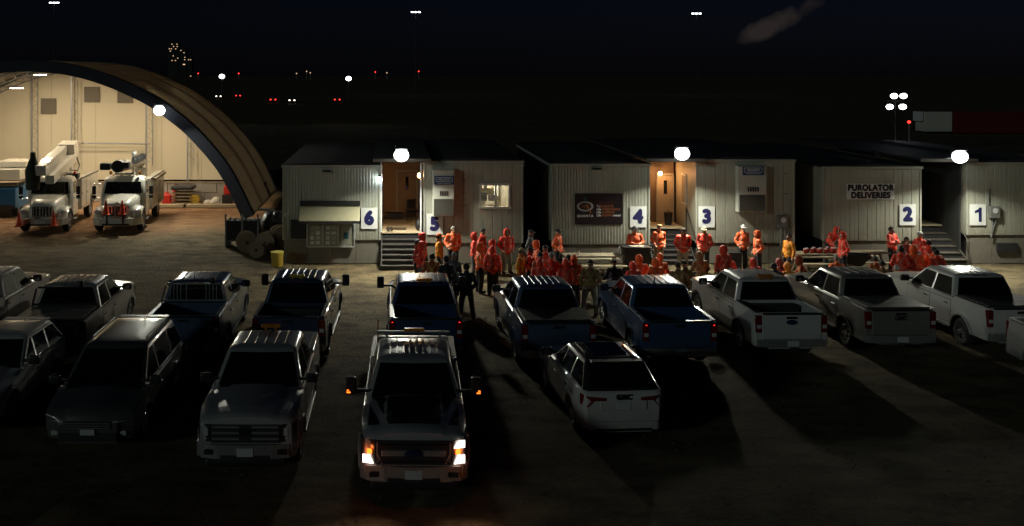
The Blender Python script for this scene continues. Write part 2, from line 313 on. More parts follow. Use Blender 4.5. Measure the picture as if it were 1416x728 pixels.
# ================================================================== office trailers
FY = 42.0; S = FPX/FY
def fx(px): return (px-VX)/S
def fz(py): return CAMZ-(py-VY)/S
def panel_mesh(w, h, kind):
    mb = MB(); e = 0.004
    if kind == 'rib':   prof = [(0+e, 0), (0+e, -0.012), (w*0.45, -0.012), (w*0.55, -0.03), (w*0.85, -0.03), (w*0.95, -0.012), (w-e, -0.012), (w-e, 0)]
    else:               prof = [(0+e, 0), (0+e, -0.006), (0.02, -0.022), (w*0.5-0.012, -0.022), (w*0.5, -0.014), (w*0.5+0.012, -0.022), (w-0.02, -0.022), (w-e, -0.006), (w-e, 0)]
    n = len(prof); vs = [(x, y, 0) for x, y in prof]+[(x, y, h) for x, y in prof]
    mb.add(vs, [(i, (i+1) % n, n+(i+1) % n, n+i) for i in range(n)]+[tuple(range(n)), tuple(range(n, 2*n))[::-1]])
    return mb.mesh('siding_panel')
def trailer(label, px0, px1, ptop, pskirt, kind, npan, depth=12.0, hole=None):
    x0, x1, zt, zs = fx(px0), fx(px1), fz(ptop), fz(pskirt); w = x1-x0; c = (x0+x1)/2
    t = thing('office_trailer', label, 'trailer', (c, FY, 0), 0, 'office trailers in a row'); m = M['siding_w'] if kind == 'rib' else M['siding']
    hw = w/2
    for sgn, nm in ((-1, 'side_wall'), (1, 'side_wall')): MB().box((sgn*(hw-0.03), depth/2+0.01, (zt+zs)/2), (0.06, depth-0.02, zt-zs-0.02)).build(nm, m, t)
    MB().box((0, depth-0.03, (zt+zs)/2), (w-0.14, 0.06, zt-zs-0.02)).build('back_wall', m, t)
    MB().box((0, depth/2, zs+0.04), (w-0.14, depth-0.14, 0.06)).build('floor_deck', M['darksteel'], t)
    pw = w/npan; full = panel_mesh(pw, zt-zs, kind); cuts = {}
    for i in range(npan):
        a, b = -hw+i*pw, -hw+(i+1)*pw
        if hole and b > hole[0]-c+0.001 and a < hole[1]-c-0.001:
            for k, (z0, z1) in enumerate(((zs, hole[2]), (hole[3], zt))):
                key = (k,); me = cuts.setdefault(key, panel_mesh(pw, z1-z0, kind)); put('siding_panel', me, m, t, (a, 0, z0))
        else: put('siding_panel', full, m, t, (a, 0, zs))
    if hole:
        for nm_, xa, xb, za, zb in (('wall_lining', -hw+0.07, hole[0]-c, zs+0.02, zt-0.02), ('wall_lining', hole[1]-c, hw-0.07, zs+0.02, zt-0.02), ('wall_lining', hole[0]-c, hole[1]-c, zs+0.02, hole[2]), ('wall_lining', hole[0]-c, hole[1]-c, hole[3], zt-0.02)):
            MB().box(((xa+xb)/2, 0.05, (za+zb)/2), (xb-xa-0.001, 0.05, zb-za)).build(nm_, M['trim'], t)
    if not hole: MB().box((0, 0.05, (zt+zs)/2), (w-0.14, 0.05, zt-zs-0.04)).build('front_wall', m, t)
    r = MB(); r.prism([(-hw-0.06, zt), (hw+0.06, zt), (hw+0.06, zt+0.07), (0, zt+0.16), (-hw-0.06, zt+0.07)], depth+0.16, (0, -0.08, 0)); r.build('roof', M['roofing'], t)
    MB().box((0, -0.1, zt+0.0), (w+0.16, 0.03, 0.1), 0.006).build('eave_trim', M['trim'], t)
    for sgn in (-1, 1): MB().box((sgn*(hw+0.005), -0.03, (zt+zs)/2-0.03), (0.07, 0.07, zt-zs-0.06), 0.006).build('corner_trim', M['trim'], t)
    nsk = 4; sw = w/nsk; sk = MB().box((0, 0, 0), (sw-0.012, 0.04, zs-0.02), 0.004).mesh('skirt_board')
    for i in range(nsk): put('skirt_board', sk, M['skirt'], t, (-hw+(i+0.5)*sw, 0.06+0.006*(i % 2), zs/2-0.01))
    MB().box((0, depth/2+0.1, zs/2-0.02), (w-0.2, depth-0.3, zs-0.06)).build('understructure', M['dark'], t)
    return t, c
def ac_unit(t, c, px0, px1, py0, py1, label):
    """wall mounted heat pump: cabinet, louvre slats and lower grille"""
    x0, x1, z1, z0 = fx(px0)-c, fx(px1)-c, fz(py0), fz(py1); w = x1-x0; xc = (x0+x1)/2; h = z1-z0
    a = MB().box((xc, -0.22, (z0+z1)/2), (w, 0.36, h), 0.015).build('air_conditioner', mat('ac_cream', (0.55, 0.55, 0.48), 0.45), t)
    MB().box((xc, -0.408, z0+h*0.2), (w*0.9, 0.02, h*0.36), 0.004).build('lower_grille', mat('ac_grille', (0.06, 0.06, 0.052), 0.6), a)
    for i in range(5): MB().box((xc-w*0.14+i*w*0.085, -0.408, z0+h*0.5), (w*0.05, 0.016, h*0.1)).build('louvre', M['darksteel'], a)
    MB().box((xc, -0.24, z1+0.012), (w+0.06, 0.44, 0.025), 0.004).build('top_cover', M['trim'], a)
    return a
def logo_sign(label, px0, px1, py0, py1, y):
    w, h = (px1-px0)/S, (py1-py0)/S; t = thing('company_sign', label, 'sign', (fx((px0+px1)/2), y, fz((py0+py1)/2)), 0, 'blue company signs')
    MB().box((0, 0, 0), (w, 0.02, h), 0.003).build('board', mat('sign_blue', (0.02, 0.05, 0.16), 0.45), t)
    for dx, dz, ww, hh in ((0, h*0.32, w*0.82, 0.02), (0, -h*0.16, w*0.82, 0.02), (-w*0.41, h*0.08, 0.02, h*0.46), (w*0.41, h*0.08, 0.02, h*0.46)):
        MB().box((dx, -0.013, dz), (ww, 0.006, hh)).build('border', M['white'], t)
    text('WILLSCOT', h*0.34, M['white'], t, (0, -0.014, h*0.08), 0.0, 0.004, sx=0.86, spacing=1.05)
    MB().box((0, -0.0125, -h*0.34), (w*0.7, 0.005, 0.018)).build('underline', M['white'], t)
def number_sign(n, px, py, trl):
    w, h = 22.5/S, 29/S; t = thing('number_sign', f'white board with large navy numeral {n} on {trl}', 'sign', (fx(px), FY-0.066, fz(py)), 0, 'bay number signs')
    MB().box((0, 0, 0), (w, 0.016, h), 0.003).build('board', M['white'], t)
    if n == 1: MB().prism([(0.03, -0.29), (0.15, -0.29), (0.15, 0.30), (0.05, 0.30), (0.0, 0.22), (-0.13, 0.16), (-0.13, 0.06), (0.03, 0.12)], -0.006, (0, -0.0085, 0)).build('numeral', M['navy'], t)
    else: text(str(n), 0.74, M['navy'], t, (0, -0.0115, 0), 0.0, 0.055, name='numeral', sx=0.98)

def trailers():
    t6, c6 = trailer('ribbed office trailer with notice board and numeral 6', 392, 525, 230, 332, 'rib', 32)
    hx = (fx(664), fx(704), fz(287), fz(255))
    t5, c5 = trailer('cream office trailer with the lit sliding window', 587, 722, 224, 336, 'board', 10, hole=(fx(587)+(fx(722)-fx(587))*0.5, fx(587)+(fx(722)-fx(587))*0.9, hx[2], hx[3]))
    t4, c4 = trailer('ribbed office trailer carrying the dark banner', 764, 897, 228, 338, 'rib', 32)
    t3, c3 = trailer('cream office trailer between numeral 3 and the electric meter', 963, 1097, 222, 336, 'board', 10)
    t2, c2 = trailer('cream office trailer with the deliveries sign', 1138, 1272, 232, 333, 'board', 11)
    t1, c1 = trailer('cream office trailer at the right edge behind numeral 1', 1337, 1475, 226, 325, 'board', 11)
    # flashing band on the deliveries trailer
    w2 = fx(1272)-fx(1138); MB().box((0, -0.033, fz(247)-0.02), (w2-0.02, 0.02, 0.03)).build('flashing', M['trim'], t2)
    # --- trailer 5: window with a lit office behind it
    hw = (fx(722)-fx(587)); a0 = fx(587)+hw*0.5; a1 = fx(587)+hw*0.9
    for x0, x1 in ((a0, hx[0]), (hx[1], a1)):
        if x1-x0 > 0.01: MB().box(((x0+x1)/2-c5, 0.0, (hx[2]+hx[3])/2), (x1-x0-0.004, 0.03, hx[3]-hx[2]-0.006)).build('siding_panel', M['siding'], t5)
    wx0, wx1, z0, z1 = hx[0]-c5, hx[1]-c5, hx[2], hx[3]; xm = (wx0+wx1)/2; zm = (z0+z1)/2; ww = wx1-wx0; wh = z1-z0
    fr = MB()
    for dx, dz, a, b in ((0, wh/2, ww+0.14, 0.08), (0, -wh/2, ww+0.14, 0.08), (-ww/2, 0, 0.08, wh-0.08), (ww/2, 0, 0.08, wh-0.08), (0.04, 0, 0.06, wh-0.08)): fr.box((xm+dx, -0.05, zm+dz), (a, 0.1, b))
    win = fr.build('window', mat('window_frame_cream', (0.75, 0.75, 0.68), 0.4), t5)
    gm = bpy.data.materials.new('clear_pane'); gm.use_nodes = True; N = gm.node_tree.nodes; L = gm.node_tree.links
    gl = N.new('ShaderNodeBsdfGlossy'); gl.inputs['Roughness'].default_value = 0.05; tp = N.new('ShaderNodeBsdfTransparent'); ms = N.new('ShaderNodeMixShader'); ms.inputs[0].default_value = 0.08
    L.new(tp.outputs[0], ms.inputs[1]); L.new(gl.outputs[0], ms.inputs[2]); L.new(ms.outputs[0], N['Material Output'].inputs[0]); MATS['clear_pane'] = gm; M['pane'] = gm
    for sgn in (-1, 1): MB().box((xm+sgn*ww*0.25+(0.02 if sgn > 0 else 0.0), -0.02, zm), (ww*0.5-0.05, 0.006, wh-0.07)).build('pane', gm, win)
    rm = MB(); rx0, rx1, ry = wx0-0.5, min(wx1+0.35, fx(722)-c5-0.1), 2.6
    rm.box((xm, ry, zm), (rx1-rx0+0.6, 0.04, 2.6)); rm.box((rx0-0.3, ry/2+0.1, zm), (0.04, ry-0.1, 2.6)); rm.box((xm, ry/2+0.1, z1+0.75), (rx1-rx0+0.6, ry-0.1, 0.04)); rm.build('office_room', M['room'], t5)
    sh = MB().box((xm-0.3, ry-0.2, zm+0.05), (1.0, 0.3, 0.03)).build('shelf', M['woodlight'], t5)
    for i, (dx, dz, w, h, k) in enumerate(((-0.65, 0.14, 0.22, 0.2, 'white'), (-0.38, 0.17, 0.12, 0.26, 'ink'), (-0.18, 0.12, 0.14, 0.16, 'ink'), (0.3, 0.12, 0.18, 0.8, 'white'), (-0.42, -0.3, 0.62, 0.36, 'black'), (0.12, -0.36, 0.34, 0.26, 'darksteel'))): MB().box((xm+dx, ry-0.3-0.02*i, zm+dz), (w, 0.12, h), 0.01).build('office_clutter', M[k], t5)
    lp = MB().box((xm, 1.3, z1+0.68), (0.6, 0.15, 0.05)).build('ceiling_lamp', mat('lit_office_tube', (0.9, 0.9, 0.9), 0.3, emit=(1, 0.9, 0.68), estr=14), t5)
    light('office_light', 'POINT', 170, (1, 0.88, 0.62), lp, (xm, 1.3, z1+0.55), shadow_soft_size=0.15)
    MB().box((fx(713)-c5, -0.06, fz(293)), (0.62, 0.05, 0.06)).build('wall_bracket', M['trim'], t5)
    for k in range(3): MB().box((fx(642)-c5, -0.04, fz(250+17*k)), (0.2, 0.02, 0.02)).build('vent_slot', M['darksteel'], t5)
    ac_unit(t5, c5, 598, 627, 234, 298, '')
    logo_sign('blue company sign on the air conditioner left of the lit window', 600, 627, 242, 254, FY-0.43)
    ac_unit(t3, c3, 1016, 1055, 229, 292, '')
    logo_sign('blue company sign high on the trailer with numeral 3', 1022, 1051, 229, 241, FY-0.43)
    for k in range(3): MB().box((fx(1086)-c3, -0.04, fz(240+28*k)), (0.2, 0.02, 0.02)).build('vent_slot', M['darksteel'], t3)
    # electric meters with conduit
    for t, c, px, py, lo in ((t3, c3, 1081, 306, 340), (t1, c1, 1373, 293, 322)):
        e = MB().box((fx(px)-c, -0.1, fz(py)), (0.42, 0.16, 0.5), 0.02).build('electric_meter', mat('meter_grey', (0.16, 0.16, 0.15), 0.5), t)
        MB().lathe([(0.11, 0), (0.11, 0.05), (0.07, 0.08)], (0, 0, 0), 'y', 16).build('dial', M['lens'], e, (fx(px)-c, -0.2, fz(py)+0.06)).rotation_euler = (0, 0, 0)
        MB().path([(fx(px)-c-0.05, -0.08, fz(py)-0.25), (fx(px)-c-0.07, -0.08, fz(lo))], 0.03).build('conduit', M['steel'], e)
        MB().path([(fx(px)-c+0.1, -0.08, fz(py)-0.25), (fx(px)-c-0.12 if t is t1 else fx(px)-c+0.1, -0.08, fz(lo+6))], 0.028).build('conduit', M['steel'], e)
    MB().path([(fx(1366)-c1, -0.06, fz(262)), (fx(1366)-c1, -0.06, fz(292))], 0.035).build('conduit', M['steel'], t1)
    MB().box((fx(1392)-c1, -0.02, fz(342)), (0.85, 0.08, 0.35)).build('skirt_vent', M['dark'], t1)
    # small cameras / lamps high on the ribbed walls
    for t, c, px, py in ((t6, c6, 452, 236), (t4, c4, 824, 233)): MB().box((fx(px)-c, -0.16, fz(py)), (0.35, 0.24, 0.07), 0.01).build('wall_lamp', M['darksteel'], t)
    # --- trailer 6: awning, notice case, louvred vent
    aw = MB(); aw.prism([(-0.04, fz(284)), (-0.55, fz(303)), (-0.55, fz(305)), (-0.04, fz(286)-0.02)], fx(498)-fx(415), (fx(415)-c6, 0, 0), 'x'); aw.build('awning', mat('awning_tin', (0.36, 0.34, 0.22), 0.55), t6)
    MB().box(((fx(415)+fx(498))/2-c6, -0.075, fz(281)), (fx(498)-fx(415), 0.09, 0.2)).build('awning_header', M['darksteel'], t6)
    MB().box(((fx(415)+fx(498))/2-c6, -0.56, fz(305)), (fx(498)-fx(415), 0.05, 0.1), 0.005).build('awning_fascia', M['darksteel'], t6)
    ca = thing('notice_case', 'three pane glazed notice case under the awning on the ribbed trailer', 'notice case', (fx(457.5), FY-0.05, fz(325)), 0); W, H = 65/S, 32/S
    MB().box((0, 0, 0), (W, 0.06, H)).build('backboard', mat('cork_board', (0.3, 0.3, 0.24), 0.8, var=0.2), ca)
    for dx, dz, a, b in ((0, H/2, W, 0.05), (0, -H/2, W, 0.05), (-W/2, 0, 0.05, H-0.05), (W/2, 0, 0.05, H-0.05), (-W/6, 0, 0.05, H-0.05), (W/6, 0, 0.05, H-0.05)): MB().box((dx, -0.05, dz), (a, 0.06, b), 0.004).build('frame', mat('alu_frame', (0.55, 0.57, 0.56), 0.35, metal=0.5), ca)
    rn = random.Random(5)
    for k in range(3):
        for i in range(3 if k == 2 else 8):
            px_, pz_ = -W/3+k*W/3+(i % 2-0.5)*0.24, H*0.3-(i//2)*0.2; c_ = rn.choice(['white', 'plate', 'trim'])
            if k < 2: MB().box((px_, -0.0335, pz_), (0.11+0.07*rn.random(), 0.004, 0.1+0.06*rn.random())).build('paper', M[c_], ca)
    MB().box((W/3-0.02, -0.036, -0.02), (0.2, 0.008, 0.26)).build('clipboard', mat('teal_board', (0.01, 0.1, 0.12), 0.5), ca)
    for k in range(3): MB().box((-W/3+k*W/3, -0.045, 0), (W/3-0.06, 0.003, H-0.06)).build('pane', M['pane'], ca)
    lv = MB().box((fx(413)-c6, -0.06, fz(317)), (0.66, 0.07, 0.78), 0.01).build('louvred_vent', M['dark'], t6)
    for k in range(8): MB().box((fx(413)-c6, -0.1, fz(317)-0.3+k*0.085), (0.56, 0.03, 0.02)).build('slat', M['darksteel'], lv)
    # --- signs
    for n, px, py, trl in ((6, 510.5, 302, 'the trailer with the notice case'), (5, 601, 310, 'the trailer with the lit window'), (4, 882, 300, 'the banner trailer'), (3, 976.5, 300, 'the trailer with the meter'), (2, 1254, 297, 'the deliveries trailer'), (1, 1351, 297, 'the rightmost trailer')): number_sign(n, px, py, trl)
    ds = thing('delivery_sign', 'white board reading PUROLATOR DELIVERIES in black capitals', 'sign', (fx(1203), FY-0.05, fz(265)), 0)
    MB().box((0, 0, 0), (66/S, 0.02, 21.5/S), 0.003).build('board', M['white'], ds)
    text('PUROLATOR', 0.335, M['ink'], ds, (0, -0.0135, 0.15), 0.0, 0.022, sx=0.92, spacing=1.08); text('DELIVERIES', 0.335, M['ink'], ds, (0, -0.0135, -0.16), 0.0, 0.022, sx=0.92, spacing=1.08)
    bn = thing('company_banner', 'black banner with ring emblem and safety slogan on the ribbed wall', 'banner', (fx(827.5), FY-0.06, fz(289)), 0); W, H = 66/S, 43/S
    MB().box((0, 0, 0), (W, 0.02, H), 0.003).build('board', mat('banner_black', (0.008, 0.008, 0.013), 0.4, var=0.3), bn)
    rg = MB(); cx, cz = -W*0.285, 0.11; n = 32; vs = []
    for i in range(n):
        a = 2*math.pi*i/n
        for k, y in ((0.34, -0.011), (0.34, -0.016), (0.255 if True else 0, -0.016), (0.255, -0.011)): vs.append((cx+k*math.cos(a), y, cz+k*0.6*math.sin(a)))
    rg.add(vs, [(i*4+k, i*4+(k+1) % 4, ((i+1) % n)*4+(k+1) % 4, ((i+1) % n)*4+k) for i in range(n) for k in range(4)]); rg.build('emblem_ring', mat('emblem_grey', (0.4, 0.4, 0.42), 0.4), bn)
    MB().prism([(cx+0.04, cz+0.06), (cx+0.1, cz+0.05), (cx+0.26, cz-0.27), (cx+0.2, cz-0.24)], -0.004, (0, -0.0165, 0)).build('emblem_tail', mat('emblem_orange', (0.45, 0.16, 0.04), 0.5), bn)
    MB().prism([(cx+0.16*math.cos(a)*(1+0.3*math.sin(3*a)), cz+0.09*math.sin(a)*(1+0.3*math.cos(5*a))) for a in [i*0.3927 for i in range(16)]], -0.003, (0, -0.0165, 0)).build('emblem_core', mat('emblem_brown', (0.1, 0.035, 0.015), 0.5), bn)
    MB().prism([(cx-0.1, cz+0.2), (cx+0.1, cz+0.2), (cx+0.05, cz+0.3), (cx+0.1, cz+0.38), (cx+0.02, cz+0.34), (cx, cz+0.46), (cx-0.03, cz+0.33), (cx-0.1, cz+0.38), (cx-0.06, cz+0.28)], -0.002, (0, -0.0165, 0)).build('emblem_flame', mat('emblem_teal', (0.01, 0.09, 0.08), 0.5), bn)
    text('QUANTA', 0.13, M['white'], bn, (cx, -0.0115, -0.29), 0.003, spacing=1.35)
    text('CAPACITY', 0.14, mat('banner_dim_red', (0.07, 0.012, 0.014), 0.5), bn, (W*0.17, -0.0115, 0.27), 0.003, spacing=1.35)
    og = mat('banner_orange', (0.3, 0.1, 0.03), 0.5)
    for i, (a, b, c_) in enumerate((('To', 'ELIMINATE', ''), ('Life', 'THREATENING', ''), ('Life', 'ALTERING', ''), ('Life', 'ENDING', 'events!'))):
        z = 0.11-i*0.125; x = -W*0.045
        text(a, 0.13, M['white'], bn, (x, -0.0115, z), 0.002, align='LEFT'); x += 0.15 if a == 'To' else 0.23
        text(b, 0.13, og, bn, (x, -0.0115, z), 0.002, align='LEFT', sx=0.86)
        if c_: text(c_, 0.13, M['white'], bn, (x+0.45, -0.0115, z), 0.002, align='LEFT', sx=0.86)
    return c6, c5, c4, c3, c2, c1
trailers()

def stairs(name, label, x0, x1, yb, yt, zt, n, rail, m='stair_dark'):
    t = thing(name, label, 'stairs', ((x0+x1)/2, yb, 0), 0); w = x1-x0; run = (yt-yb)/n; rise = zt/(n+1)
    tr = MB().box((0, 0, 0), (w-0.1, run+0.02, 0.045), 0.006).mesh('tread'); rs = MB().box((0, 0, 0), (w-0.12, 0.02, rise-0.05)).mesh('riser')
    for i in range(n):
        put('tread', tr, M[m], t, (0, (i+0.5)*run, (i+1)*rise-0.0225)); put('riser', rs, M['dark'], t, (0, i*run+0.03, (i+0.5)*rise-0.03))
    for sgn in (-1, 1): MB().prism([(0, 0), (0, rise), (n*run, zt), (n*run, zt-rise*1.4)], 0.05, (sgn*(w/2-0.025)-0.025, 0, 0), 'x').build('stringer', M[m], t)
    for sgn in rail:
        MB().path([(sgn*(w/2+0.04), 0, 0), (sgn*(w/2+0.04), 0, 0.95), (sgn*(w/2+0.04), n*run, zt+0.95), (sgn*(w/2+0.04), n*run, zt)], 0.025).build('handrail', M[m], t)
    return t
def porch(label, px0, px1, ptop, yback, zdeck, wallmat, door, ydeck, canopy=(0.35, 0.35)):
    x0, x1 = fx(px0)+0.1, fx(px1)-0.1; w = x1-x0; t = thing('porch', label, 'porch', ((x0+x1)/2, FY, 0), 0, 'covered porches between the trailers'); zt = fz(ptop); yb = yback-FY; yd = ydeck-FY
    n = 6; bd = (yb-yd)/n; me = MB().box((0, 0, 0), (w, bd-0.012, 0.05), 0.004).mesh('deck_board')
    for i in range(n): put('deck_board', me, M['woodlight'], t, (0, yd+(i+0.5)*bd, zdeck-0.025))
    MB().box((0, (yd+yb)/2, zdeck/2-0.06), (w, yb-yd-0.02, zdeck-0.14)).build('deck_frame', M['dark'], t)
    MB().box((0, yb+0.04, (zdeck+zt)/2), (w, 0.06, zt-zdeck-0.02)).build('back_wall', wallmat, t)
    MB().box((0, 5.7, zt+0.12), (w+canopy[0]+canopy[1], 12.3, 0.1), 0.008).build('canopy_roof', M['roofing'], t)  # front canopy carried far back to hide the sunlit trailer side walls
    MB().box((0, -0.47, zt+0.1), (w+canopy[0]+canopy[1]+0.02, 0.03, 0.13), 0.006).build('canopy_fascia', mat('fascia_brown', (0.07, 0.062, 0.05), 0.8), t)
    if door:
        dx, dw, dm = door; d = MB().box((dx, yb-0.01, zdeck+1.03), (dw, 0.05, 2.04), 0.006).build('door', dm, t)
        for e, f_, g_, h_ in ((-dw/2-0.04, 1.05, 0.08, 2.1), (dw/2+0.04, 1.05, 0.08, 2.1), (0, 2.12, dw+0.16, 0.08)): MB().box((dx+e, yb-0.02, zdeck+f_), (g_, 0.08, h_-0.01)).build('door_frame', M['trim'], t)
        MB().lathe([(0.03, 0), (0.03, 0.05), (0.045, 0.06), (0.03, 0.09)], (0, 0, 0), 'y', 10).build('handle', M['steel'], d, (dx+dw*0.38, yb-0.12, zdeck+1.0))
        MB().box((dx, yb-0.045, zdeck+1.55), (0.14, 0.02, 0.6)).build('door_pane', M['glass'], d)
    return t, (x0+x1)/2
def bulb(name, label, px, py, d, W, col, warm, grp='porch lamps'):
    t = thing(name, label, 'lamp', (wx(px, d), d, wz(py, d)), 0, grp)
    MB().lathe([(0.02, 0.16), (0.09, 0.14), (0.09, 0.1), (0.075, 0.08)], n=14).build('housing', M['darksteel'], t)
    MB().ell((0, 0, 0.0), (0.085, 0.085, 0.1)).build('bulb', M['lampwarm' if warm else 'lampcool'], t)
    MB().box((0, 0.07, 0.13), (0.05, 0.14, 0.05)).build('bracket', M['darksteel'], t)
    light('bulb_light', 'POINT', W, col, t, (0, -0.14, 0), shadow_soft_size=0.08)
def porches():
    p1, c1 = porch('covered porch with warm plywood back wall between numerals 6 and 5', 525, 587, 224, 46.5, 1.28, M['ply'], (0.28, 0.86, mat('brown_door', (0.3, 0.2, 0.12), 0.5)), 42.1)
    for sgn, px in ((-1, 527), (1, 582)): MB().box((fx(px)-c1+(0.0), 0.0, (fz(224)+1.28)/2), (0.07, 0.07, fz(224)-1.28-0.05), 0.006).build('post', M['white'], p1)
    stairs('porch_stairs', 'dark steps rising to the warm lit porch beside numeral 6', fx(527), fx(585), 40.6, 42.08, 1.2, 6, ())
    bulb('porch_lamp', 'cool white lamp on the porch post beside numeral 6', 525, 248, 41.85, 2.5, (0.85, 0.95, 1), False)
    bulb('porch_lamp', 'warm lamp on the right post of the plywood porch', 580, 243, 42.3, 120, (1, 0.5, 0.2), True)
    # things left on the porch
    ch = thing('patio_chair', 'dark folding chair standing on the warm porch', 'chair', (wx(572, 45.3), 45.3, 1.28), R(30)); 
    MB().box((0, 0, 0.45), (0.45, 0.42, 0.04), 0.01).build('seat', M['black'], ch); MB().box((0, 0.2, 0.75), (0.45, 0.04, 0.4), 0.01).build('backrest', M['black'], ch)
    for a in (-0.2, 0.2):
        for b in (-0.18, 0.18): MB().tube((a, b, 0), (a, b, 0.45 if b < 0 else 0.9), 0.015, n=8).build('leg', M['darksteel'], ch)
    bx = thing('storage_box', 'low dark crate against the porch back wall', 'box', (wx(545, 46.0), 45.95, 1.28), 0); MB().box((0, 0, 0.14), (0.8, 0.4, 0.24), 0.02).build('crate_body', M['darksteel'], bx); MB().box((0, 0, 0.275), (0.84, 0.44, 0.03), 0.01).build('lid', M['black'], bx)
    mt = tag(MB().box((0, 0, 0.012), (0.85, 0.55, 0.02), 0.006).build('door_mat', mat('coir_mat', (0.07, 0.05, 0.03), 0.95, bump=0.5), None, (wx(548, 43), 43.0, 1.28)), 'dark door mat on the porch deck boards', 'mat')
    bt = thing('work_boots', 'pair of dark boots left at the porch edge', 'boots', (wx(537, 42.4), 42.4, 1.28), 0)
    for s_ in (0, 0.14): MB().ell((s_, -0.05, 0.05), (0.05, 0.13, 0.05)).ell((s_, 0.05, 0.1), (0.05, 0.06, 0.1)).build('boot', M['bootm'], bt)
    bg_ = thing('duffel_bag', 'black bag slumped by the right porch post', 'bag', (wx(579, 42.5), 42.55, 1.28), 0); MB().ell((0, 0, 0.22), (0.16, 0.2, 0.24)).build('bag_body', M['black'], bg_); MB().path([(-0.08, 0, 0.42), (0, 0, 0.52), (0.08, 0, 0.42)], 0.015).build('strap', M['black'], bg_)
    p2, c2 = porch('covered porch with glowing orange lamp between numerals 4 and 3', 897, 963, 224, 45.0, 1.28, mat('porch_brown', (0.16, 0.12, 0.08), 0.7), (0.5, 0.62, mat('cream_door', (0.45, 0.4, 0.3), 0.5)), 43.3)
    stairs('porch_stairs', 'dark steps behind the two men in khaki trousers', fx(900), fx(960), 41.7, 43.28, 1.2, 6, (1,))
    bulb('porch_lamp', 'orange glowing lamp above the cream porch door', 913, 240, 44.6, 45, (1, 0.42, 0.14), True)
    tw = thing('side_window', 'narrow pale window on the porch side of trailer 3', 'window', (fx(963)-0.005, 43.7, 0), 0)
    MB().box((-0.02, 0, 2.9), (0.04, 0.72, 1.3), 0.005).build('frame', M['white'], tw); MB().box((-0.045, 0, 2.9), (0.012, 0.56, 1.14)).build('pane', mat('frosted_pane', (0.35, 0.35, 0.32), 0.2), tw)
    bn = thing('trash_can', 'small dark can standing by the porch door', 'can', (wx(924, 44.2), 44.2, 1.28), 0); MB().lathe([(0.15, 0), (0.18, 0.5), (0.19, 0.5), (0.19, 0.54), (0.02, 0.58)]).build('can_body', M['black'], bn); MB().tube((-0.06, 0, 0.56), (0.06, 0, 0.62), 0.012).build('handle', M['darksteel'], bn)
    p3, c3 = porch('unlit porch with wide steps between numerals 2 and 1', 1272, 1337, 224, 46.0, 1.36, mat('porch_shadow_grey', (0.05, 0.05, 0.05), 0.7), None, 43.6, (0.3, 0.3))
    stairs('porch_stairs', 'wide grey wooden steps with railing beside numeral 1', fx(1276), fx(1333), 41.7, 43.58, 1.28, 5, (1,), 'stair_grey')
    MB().box((fx(1337)-0.14-c3, 2.15, (fz(224)+0.0)/2), (0.05, 3.8, fz(224)-0.06)).build('shade_panel', mat('shade_panel_dark', (0.03, 0.03, 0.03), 0.8), p3)  # dark panel added over the trailer side to keep the recess in shade
    # fences closing the gaps further back
    for px0, px1, label in ((722, 764, 'dark board fence closing the gap left of the banner trailer'), (1097, 1138, 'dark board fence closing the gap left of the deliveries trailer')):
        y = 49.0; x0, x1 = fx(px0)+0.1, fx(px1)-0.1; f = thing('yard_fence', label, 'fence', ((x0+x1)/2, y, 0), 0, 'fences between the trailers'); n = 5; w = (x1-x0)/n; me = MB().box((0, 0, 0), (w-0.015, 0.03, 2.4), 0.004).mesh('fence_board')
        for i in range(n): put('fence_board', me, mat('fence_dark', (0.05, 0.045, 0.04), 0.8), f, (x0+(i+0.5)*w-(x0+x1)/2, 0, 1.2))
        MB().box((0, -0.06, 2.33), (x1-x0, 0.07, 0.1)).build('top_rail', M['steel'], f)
porches()

def floodlight(label, px, py, d, aim, W, zroof, grp='bright floodlights'):
    x, z = wx(px, d), wz(py, d); t = thing('floodlight', label, 'floodlight', (x, d, z), 0, grp)
    q = Vector(aim).to_track_quat('-Y', 'Z')
    MB().box(q @ Vector((0, 0.2, 0)), (0.5, 0.14, 0.46), 0.03, q).build('housing', M['darksteel'], t)
    MB().ell(q @ Vector((0, -0.06, 0)), (0.30, 0.26, 0.27), 24, 16, q.to_matrix()).build('bloom_globe', M['lampwhite'], t)  # lens swollen to a lit ball, the lamp's bloom put into its size
    for k in range(5): MB().box(q @ Vector((-0.2+0.1*k, 0.3, 0)), (0.015, 0.07, 0.36), 0, q).build('cooling_fin', M['darksteel'], t)
    MB().path([(0, 0.12, 0), (0, 0.35, -0.02), (0, 0.85, zroof-z+0.03)], 0.03).build('mast', M['steel'], t); MB().box((0, 0.85, zroof-z+0.015), (0.2, 0.2, 0.03), 0.004).build('base_plate', M['steel'], t)
    light('flood_beam', 'AREA', W, (1.0, 1.0, 0.84), t, q @ Vector((0, -0.36, 0)), shape='DISK', size=0.5, spread=R(150), aim=q @ Vector((0, -1, 0)))
zc = fz(224)+0.17
floodlight('dazzling floodlight above the warm plywood porch', 555, 213, 40.75, (0, -0.40, -0.92), FLOOD_W, zc)
floodlight('dazzling floodlight above the porch with the orange lamp', 943, 211, 40.75, (0, -0.40, -0.92), FLOOD_W, zc)
floodlight('dazzling floodlight above the unlit porch by numeral 1', 1327, 215, 40.75, (0, -0.40, -0.92), FLOOD_W, zc)

